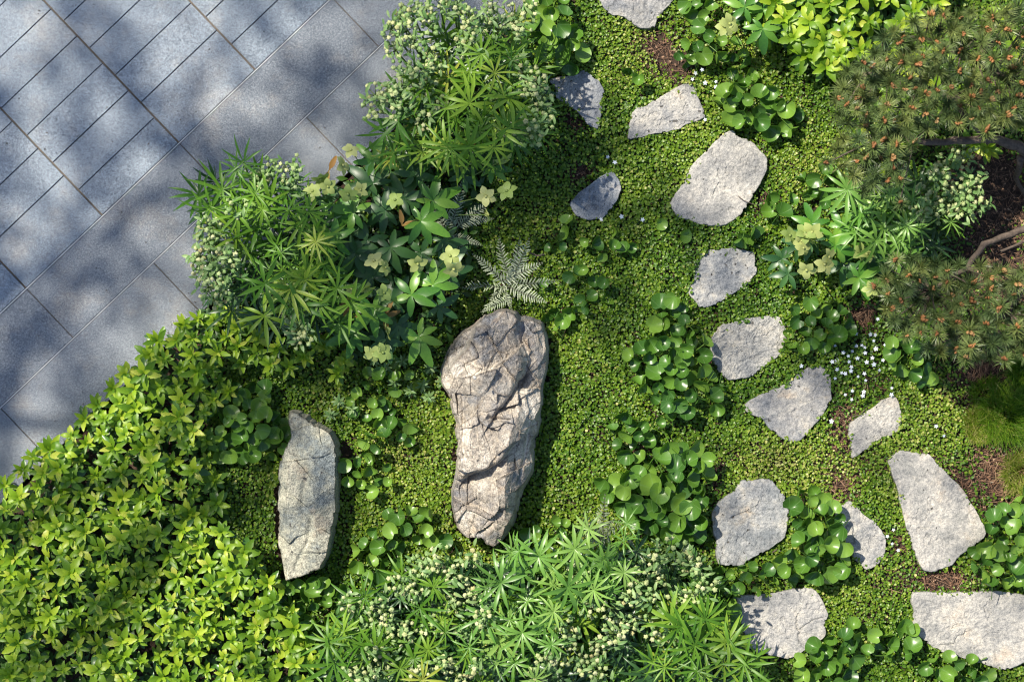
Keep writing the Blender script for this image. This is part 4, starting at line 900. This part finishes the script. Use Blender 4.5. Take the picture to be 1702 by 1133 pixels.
def broad_hellebore(label, leaves, flowers, seed, dry=(), size=.125, z=(.16, .27)):
    rg = random.Random(seed); cx = sum(p[0] for p in leaves) / len(leaves); cy = sum(p[1] for p in leaves) / len(leaves)
    base = P(cx, cy, -.02); t = tag(empty('broad_hellebore', base), label, 'plant', 'broad-leaved hellebores')
    for lf in leaves:
        x, y = lf[:2]; dark = len(lf) > 2 and lf[2] == 'd'; sz = size * (lf[3] if len(lf) > 3 else 1)
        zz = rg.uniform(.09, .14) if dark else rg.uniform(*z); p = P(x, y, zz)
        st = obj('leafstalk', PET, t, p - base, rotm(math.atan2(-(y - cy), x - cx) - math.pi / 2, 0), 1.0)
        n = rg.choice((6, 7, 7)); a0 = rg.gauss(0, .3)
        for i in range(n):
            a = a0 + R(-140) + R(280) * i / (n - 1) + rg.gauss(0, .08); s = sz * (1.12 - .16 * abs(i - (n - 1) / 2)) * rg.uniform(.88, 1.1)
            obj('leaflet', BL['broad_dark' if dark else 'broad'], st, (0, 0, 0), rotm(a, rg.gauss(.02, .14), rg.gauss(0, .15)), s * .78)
    for x, y in flowers:
        p = P(x, y, z[1] + .04); fs = MB(); q = Vector((base.x - p.x, base.y - p.y, 0)) * .3; q.z = -.18
        obj('flower', PF[rg.randrange(3)], t, p - base, (rg.gauss(0, .6), rg.gauss(0, .6), rg.uniform(0, 6)), .034 * rg.uniform(.85, 1.2))
        fs.tube([tuple(q), tuple(q * .4), (0, 0, 0)], [.002, .002, .0015], 4, False); obj('flower_stalk', fs.mesh('flower_stalk', M['stem']), t, p - base)
    for x, y in dry:
        p = P(x, y, .17)
        for i in range(3): obj('withered_leaf', BL['dry'], t, p - base, rotm(rg.uniform(0, 6.28), .1, rg.gauss(0, .4)), .055)
broad_hellebore('broad-leaved hellebore between the two narrow-leaved ones, by the paving', [(587, 353), (556, 399), (700, 368), (719, 333), (649, 411, 'd'), (560, 370), (610, 400, 'd'), (640, 350, 'd'), (622, 267, '', .9), (770, 292, 'd', .8), (620, 305, 'd'), (670, 330, 'd'), (816, 279, '', .75), (590, 420, 'd'), (700, 420, 'd'), (740, 400, 'd', .8), (690, 290, 'd'), (545, 340, 'd')],
    [(583, 250), (568, 275), (533, 296), (545, 310), (579, 322), (600, 315), (657, 333), (843, 318), (808, 326), (808, 357), (838, 265), (520, 318)], 51, dry=[(547, 283), (795, 222), (668, 375)])
broad_hellebore('broad-leaved hellebore directly upper left of the craggy boulder', [(684, 490), (719, 473), (622, 516), (587, 555), (696, 559), (650, 500, 'd'), (660, 540, 'd'), (620, 460, 'd'), (600, 490, 'd'), (730, 510, 'd', .8), (640, 565, 'd', .8), (560, 530, 'd', .8), (740, 450, 'd')],
    [(622, 434), (640, 445), (583, 479), (607, 479), (638, 487), (636, 586), (620, 587), (694, 438), (754, 446), (748, 425), (645, 550)], 52, dry=[(590, 515), (575, 500), (640, 525)], z=(.13, .22))
broad_hellebore('bright broad-leaved hellebore between the stepping stones and the pine', [(1398, 378, '', 1), (1389, 408), (1428, 462), (1350, 372, '', .8), (1418, 380, '', .8), (1350, 400, 'd'), (1300, 430, 'd', .7), (1310, 455, 'd', .7), (1440, 430, 'd'), (1400, 440, 'd'), (1325, 410, 'd', .7)],
    [(1338, 388), (1345, 400), (1332, 400), (1377, 427), (1370, 440), (1341, 448), (1440, 424), (1446, 481), (1312, 392), (1350, 385), (1430, 418), (1335, 412)], 53, size=.115, z=(.14, .20))
broad_hellebore('small broad-leaved hellebore at the top edge beside the pachysandra patch', [(1238, 12), (1268, 18), (1268, 48), (1300, 40, 'd', .7)], [(1212, 40), (1205, 46)], 54, size=.10, z=(.12, .17))
broad_hellebore('dark broad-leaved hellebore shoot low among the cream flowers', [(700, 1085, 'd'), (715, 1060, 'd'), (1100, 1080, 'd'), (640, 1030, 'd'), (900, 1080, 'd', .9), (1040, 1090, 'd')], [], 55)

# ------------------------------------------------------------------ painted ferns
def frond(seed):
    rg = random.Random(seed); b = MB(); n = 16
    b.tube([(0, 0, 0), (0, .5, .06), (0, 1, -.02)], [.008, .006, .003], 4, False)
    for i in range(n):
        f = .10 + .88 * i / (n - 1); wdt = .165 * math.sin(math.pi * min(1, (f * .80 + .22)) ** 1.0) + .015
        z = .06 * (1 - (2 * f - 1) ** 2) + (.0 if f < .5 else -.02 * (f - .5) * 2)
        for sx in (-1, 1):
            az = sx * -(1.22 - .35 * f) + rg.gauss(0, .09); l = max(wdt, .02) * rg.uniform(.82, 1.12); prof = [.6, 1, .45, .95, .40, .8, .30, .5, .05]
            blade(l, .038, prof, fold=.1, mb=b, base=(0, f, z), az=az, pitch=.12 + rg.gauss(0, .16), droop=.35 + rg.gauss(0, .3))
    return b.mesh('frond', M['fern'])
FR = [frond(i) for i in range(4)]
def fern(label, base, tips, seed, z0=.07, z1=.10):
    rg = random.Random(seed); bp = P(*base, z0); g_ = Vector((bp.x, bp.y, -.02)); t = tag(empty('painted_fern', g_), label, 'fern', 'silvery painted ferns')
    for x, y in tips:
        q = P(x, y, z1 + rg.uniform(-.03, .02)); d = q - bp; L = d.length
        a = math.atan2(d.y, d.x) - math.pi / 2
        obj('frond', FR[rg.randrange(4)], t, bp - g_ + Vector((rg.gauss(0, .012), rg.gauss(0, .012), 0)), rotm(a + rg.gauss(0, .1), math.atan2(d.z, math.hypot(d.x, d.y)), rg.gauss(0, .5)), (L * rg.uniform(.8, 1.25), L, L))
    for i in range(3): obj('stem', stem_mesh(.09), t, (rg.uniform(-.01, .01), rg.uniform(-.01, .01), 0))
fern('silvery painted fern fanned out above the craggy boulder', (842, 475), [(857, 388), (918, 440), (931, 481), (862, 516), (792, 421), (787, 503), (801, 530), (885, 405), (815, 395), (905, 505), (760, 470)], 61)
fern('shaded grey painted fern tucked under the broad-leaved hellebore', (750, 385), [(806, 345), (814, 380), (802, 400), (785, 425), (760, 300), (715, 290), (700, 330), (757, 485), (740, 460)], 62, .07, .10)
fern('upright pale painted fern standing over the narrow-leaved hellebore at the bottom', (1000, 905), [(996, 820), (962, 862), (1034, 868), (950, 892), (1045, 895), (975, 845)], 63, .14, .30)
fern('small yellow-green fern between the pale rounded stone and the pine', (1455, 350), [(1428, 278), (1400, 300), (1465, 290), (1412, 330)], 64, .08, .14)

# ------------------------------------------------------------------ mugo pine
def tuft(seed):
    rg = np.random.default_rng(seed); n = 120; V = []; F = []
    for i in range(n):
        a = rg.uniform(0, 6.28); el = rg.uniform(.05, 1.35) ; L = rg.uniform(.75, 1.1); d = np.array([math.cos(a) * math.cos(el), math.sin(a) * math.cos(el), math.sin(el)])
        s = np.array([-math.sin(a), math.cos(a), 0]) * .021; o = np.array([0, 0, rg.uniform(-.7, .05)]) + d * .03; m_ = o + d * L * .55 + np.array([0, 0, .02]); e = o + d * L
        k = len(V); V += [o - s, o + s, m_ + s, m_ - s, e]; F += [(k, k + 1, k + 2, k + 3), (k + 3, k + 2, k + 4)]
    b = MB(); b.add(V, F); b.tube([(0, 0, -1.3), (0, 0, 0)], [.09, .07], 5)
    return b.mesh('needle_tuft', M['needle'])
def bud(seed):
    rg = random.Random(seed); b = MB()
    for i in range(7):
        a = rg.uniform(0, 6.28); q = rg.uniform(0, .5) if i else 0; h = rg.uniform(.7, 1.2); c = Vector((math.cos(a) * q, math.sin(a) * q, 0))
        b.tube([tuple(c * .5), tuple(c + Vector((0, 0, h * .5))), tuple(c * 1.3 + Vector((0, 0, h)))], [.16, .26, .08], 6)
    return b.mesh('bud', M['bud'])
TU = [tuft(i) for i in range(6)]; BU = [bud(i) for i in range(4)]
pb_ = P(1790, 330, 0); pine = tag(empty('mugo_pine', (pb_.x, pb_.y, -.02)), 'dark green mugo pine with orange-brown buds spreading in from the right edge', 'pine shrub')
pbase = Vector((pb_.x, pb_.y, -.02))
LIMBS = [([(1790, 330, .0), (1740, 300, .22), (1690, 245, .32), (1640, 232, .38), (1590, 236, .40), (1540, 236, .42), (1490, 215, .42)], .020),
         ([(1790, 330, .05), (1720, 372, .18), (1680, 388, .22), (1640, 405, .25), (1600, 450, .3), (1550, 480, .33)], .016),
         ([(1740, 300, .22), (1725, 210, .35), (1680, 130, .45), (1600, 90, .46), (1540, 60, .45)], .018),
         ([(1720, 372, .18), (1720, 450, .28), (1680, 520, .33), (1600, 560, .33)], .014),
         ([(1640, 232, .38), (1580, 160, .44), (1500, 130, .44), (1440, 120, .42)], .012),
         ([(1770, 345, .05), (1715, 395, .15), (1660, 415, .2)], .009), ([(1700, 258, .3), (1690, 300, .12), (1705, 330, 0)], .012)]
bp_pts = []
for pts, r in LIMBS:
    b = MB(); W = [P(*p) - pbase + Vector((random.uniform(-.008, .008), random.uniform(-.008, .008), random.uniform(-.01, .01))) for p in pts]
    sub = []
    for i in range(len(W) - 1):
        for f in (0, .33, .66): q = W[i].lerp(W[i + 1], f); sub.append(q + Vector((random.uniform(-.005, .005), random.uniform(-.005, .005), 0)))
    sub.append(W[-1]); b.tube(sub, [r * (1 - .65 * i / len(sub)) * random.uniform(.88, 1.12) for i in range(len(sub))], 9); obj('branch', b.mesh('branch', M['bark']), pine); bp_pts += sub
U1 = [(1385, 175), (1405, 120), (1450, 100), (1470, 62), (1540, 20), (1640, 20), (1730, 5), (1730, 215), (1660, 208), (1600, 205), (1545, 215), (1505, 250), (1500, 300), (1440, 320), (1400, 300), (1372, 270), (1400, 230)]
U2 = [(1450, 470), (1490, 420), (1560, 430), (1640, 440), (1730, 450), (1730, 590), (1650, 600), (1560, 590), (1500, 560), (1470, 520)]
tw = MB(); rgp = random.Random(5)
BUDS = [(1548,28),(1595,30),(1638,48),(1650,30),(1600,58),(1555,70),(1502,60),(1495,70),(1500,92),(1535,95),(1568,85),(1475,100),(1450,110),(1435,105),(1500,103),(1435,150),(1482,140),(1502,148),(1422,165),(1408,175),(1425,182),(1475,175),(1515,180),(1470,202),(1485,202),(1440,210),(1472,232),(1490,242),(1440,260),(1485,280),(1612,145),(1640,133),(1597,175),(1615,162),(1650,112),(1683,115),(1691,160),(1672,193),(1640,218),(1592,205),(1615,198),(1700,60),(1690,80),(1660,70),(1660,150),(1645,165),(1595,118),(1625,98),(1650,98),(1675,95),(1574,450),(1512,457),(1527,465),(1550,480),(1583,490),(1613,500),(1595,505),(1642,495),(1647,480),(1665,452),(1560,528),(1558,555),(1498,337),(1690,470),(1640,540),(1690,545)]
tc1 = poisson(U1, 17.5, 9000, 7, BUDS[:50]); tc2 = poisson(U2, 19, 6000, 8, BUDS[50:])
for i, (x, y) in enumerate(tc1 + tc2):
    hasbud = (x, y) in BUDS or rgp.random() < .34
    z = (.50 if i < len(tc1) else .40) + (.06 if hasbud else 0) + rgp.uniform(-.07, .05); p = P(x, y, z) - pbase
    tl = rotm(rgp.uniform(0, 6.28), rgp.gauss(0, .3), rgp.gauss(0, .3))
    t = obj('needle_tuft', TU[rgp.randrange(6)], pine, p, tl, .043 * rgp.uniform(.8, 1.2))
    if hasbud: obj('bud', BU[rgp.randrange(4)], t, (0, 0, .05), (0, 0, rgp.uniform(0, 6)), rgp.uniform(.34, .50))
    near = min(bp_pts, key=lambda q: (q - p).length)
    tw.tube([tuple(near), tuple(near.lerp(p, .5) - Vector((0, 0, .02))), tuple(p - Vector((0, 0, .03)))], [.004, .003, .002], 4, False)
tag(obj('twigs', tw.mesh('twigs', M['bark']), pine), kind='stuff')

# ------------------------------------------------------------------ fine grass tufts
def grass(name, label, cx, cy, rpx, n, seed, hgt, dryf):
    rg = np.random.default_rng(seed); c = P(cx, cy, -.02); a = rg.uniform(0, 6.28, n); q = np.sqrt(rg.random(n)) * rpx * .62 / S
    o = np.stack([np.cos(a) * q, np.sin(a) * q, np.zeros(n)], -1); az = a + rg.normal(0, .9, n); L = hgt * rg.uniform(.5, 1.1, n); V = []; 
    segs = 5; out = np.zeros((n, segs * 2, 3)); lean = rg.uniform(.3, 1.3, n)
    dirx, diry = np.cos(az), np.sin(az); x = np.zeros(n); z = np.zeros(n)
    for s in range(segs):
        wd = .0014 * (1 - s / (segs - .6)); cx_ = o[:, 0] + dirx * x; cy_ = o[:, 1] + diry * x
        for k, sg in enumerate((-1, 1)):
            out[:, s * 2 + k, 0] = cx_ - diry * wd * sg; out[:, s * 2 + k, 1] = cy_ + dirx * wd * sg; out[:, s * 2 + k, 2] = z
        th = lean * (.35 + 1.0 * s / segs); x = x + np.sin(th) * L / (segs - 1); z = z + np.cos(th) * L / (segs - 1)
    z_ = None
    F = np.array([(2 * s, 2 * s + 1, 2 * s + 3, 2 * s + 2) for s in range(segs - 1)])[None] + (np.arange(n) * segs * 2)[:, None, None]
    tint = np.clip(rg.beta(1.3, 2.0, n) * (1 - dryf) + dryf * rg.uniform(.7, 1.1, n), 0, 1)
    me = mesh(name, out.reshape(-1, 3), F.reshape(-1, 4), M['grassm'], True, np.repeat(tint, segs * 2))
    return tag(obj(name, me, None, c), label, 'grass', None, 'stuff')
grass('grass_tuft', 'soft bright green tuft of fine grass at the right edge', 1672, 690, 62, 1700, 1, .11, .05)
grass('grass_tuft', 'dark fine grass tuft in the shade at the right edge below the pine', 1705, 615, 45, 1200, 2, .10, .0)
grass('grass_tuft', 'tan dry fine grass beside the green tuft', 1630, 705, 44, 1500, 3, .06, .8)
grass('grass_tuft', 'straw-coloured grass tuft at the right edge above the wild ginger', 1700, 785, 50, 1800, 4, .08, .85)
grass('grass_tuft', 'thin greenish-brown grass left of the bright tuft', 1640, 655, 40, 700, 5, .07, .45)

# ------------------------------------------------------------------ small things
b = MB()
for i in range(5): blade(1, .55, [.25, .9, 1, .05], fold=.05, mb=b, az=2 * math.pi * i / 5, pitch=.15, droop=.3)
SF = b.mesh('star_flower', M['petal'])
Z5 = [(840,175),(865,178),(857,208),(765,172),(600,270),(655,235),(698,270),(745,263),(795,232),(810,243),(812,272),(868,250),(915,230),(925,250),(920,280),(850,298),(905,310),(640,318),(665,310),(724,288),(728,318),(772,300),(820,320),(858,332),(887,362),(665,358),(690,376),(708,380),(738,366),(808,380),(815,415),(655,405),(775,395),(478,340),(745,470),(708,490),(742,515),(800,495),(805,475),(950,490),(952,455),(878,95),(935,240),(765,235),(740,345)]
patch = [(x / 3.1475 + 1180, y / 3.1475 + 500) for x, y in Z5]
others = [(1156,122),(1172,138),(1167,116),(1172,199),(1151,132),(1190,136),(1190,145)]
oth2 = [(1010,261),(1022,270),(1033,360),(999,364),(1068,365)]
oth3 = [(1485,880),(1475,891),(1483,903),(1493,914),(1569,724),(1556,708),(1382,700)]
for lst, lab, grp in ((patch, 'tiny pale blue star flower in the patch above the small pointed stone', 'star flowers in the patch above the small pointed stone'),
                      (others, 'tiny white star flower beside the wedge-shaped pitted stone', 'star flowers by the wedge-shaped stone'),
                      (oth2, 'tiny white star flower in the dark moss round the small shaded stone', 'star flowers round the small shaded stone'),
                      (oth3, 'tiny white star flower near the long tapering stone', 'star flowers near the long tapering stone')):
    for x, y in lst:
        p = P(x, y, .022)
        tag(obj('star_flower', SF, None, p, (random.gauss(0, .25), random.gauss(0, .25), random.uniform(0, 6)), .0080 * random.uniform(.7, 1.15)), lab, 'flower', grp)
def twig(pts, r, z, label):
    b = MB(); c = P(*pts[0], z); b.tube([tuple(P(x, y, z + .003 * (i % 2)) - c) for i, (x, y) in enumerate(pts)], [r * (1 - .12 * i) for i in range(len(pts))], 6)
    tag(obj('twig', b.mesh('twig', M['bark']), None, c), label, 'twig')
twig([(1227, 326), (1236, 333), (1248, 338), (1262, 342)], .0016, .030, 'thin brown twig lying on the edge of the large pale rounded stone')
twig([(1415, 692), (1430, 689), (1438, 680), (1446, 673)], .0014, .018, 'curved dry stalk beside the small bright pointed stone')
twig([(1284, 918), (1292, 912)], .0028, .03, 'short pale stick against the lower right of the squarish stone')
twig([(880, 420), (893, 425), (905, 423)], .0035, .05, 'pale bent stick beside the tip of the silvery painted fern')
b = MB()
for i in range(1):
    V = []; F = []; n = 8
    for k, (r, z) in enumerate(((.6, -.4), (1, 0), (.7, .45), (.2, .6))):
        for j in range(n): a = 2 * math.pi * j / n; V.append((r * math.cos(a) * (1 + .15 * math.sin(3 * a)), r * .75 * math.sin(a), z * .6))
    for k in range(3):
        for j in range(n): F.append((k * n + j, k * n + (j + 1) % n, (k + 1) * n + (j + 1) % n, (k + 1) * n + j))
    F.append(tuple(range(24, 32))); b.add(V, F)
PB = b.mesh('pebble', M['pebble'])
for (x, y, z, s, lab) in [(789, 627, .335, .0075, 'white snail-sized pebble lying on the craggy boulder'), (1666, 603, .0, .010, 'white oval pebble on the brown ground below the pine'), (1000, 366, .02, .006, 'white chip under the small shaded stone'), (1678, 788, .0, .008, 'pale pebble in the litter beside the straw-coloured grass')]:
    tag(obj('pebble', PB, None, P(x, y, z), (0, 0, random.uniform(0, 3)), s), lab, 'pebble')
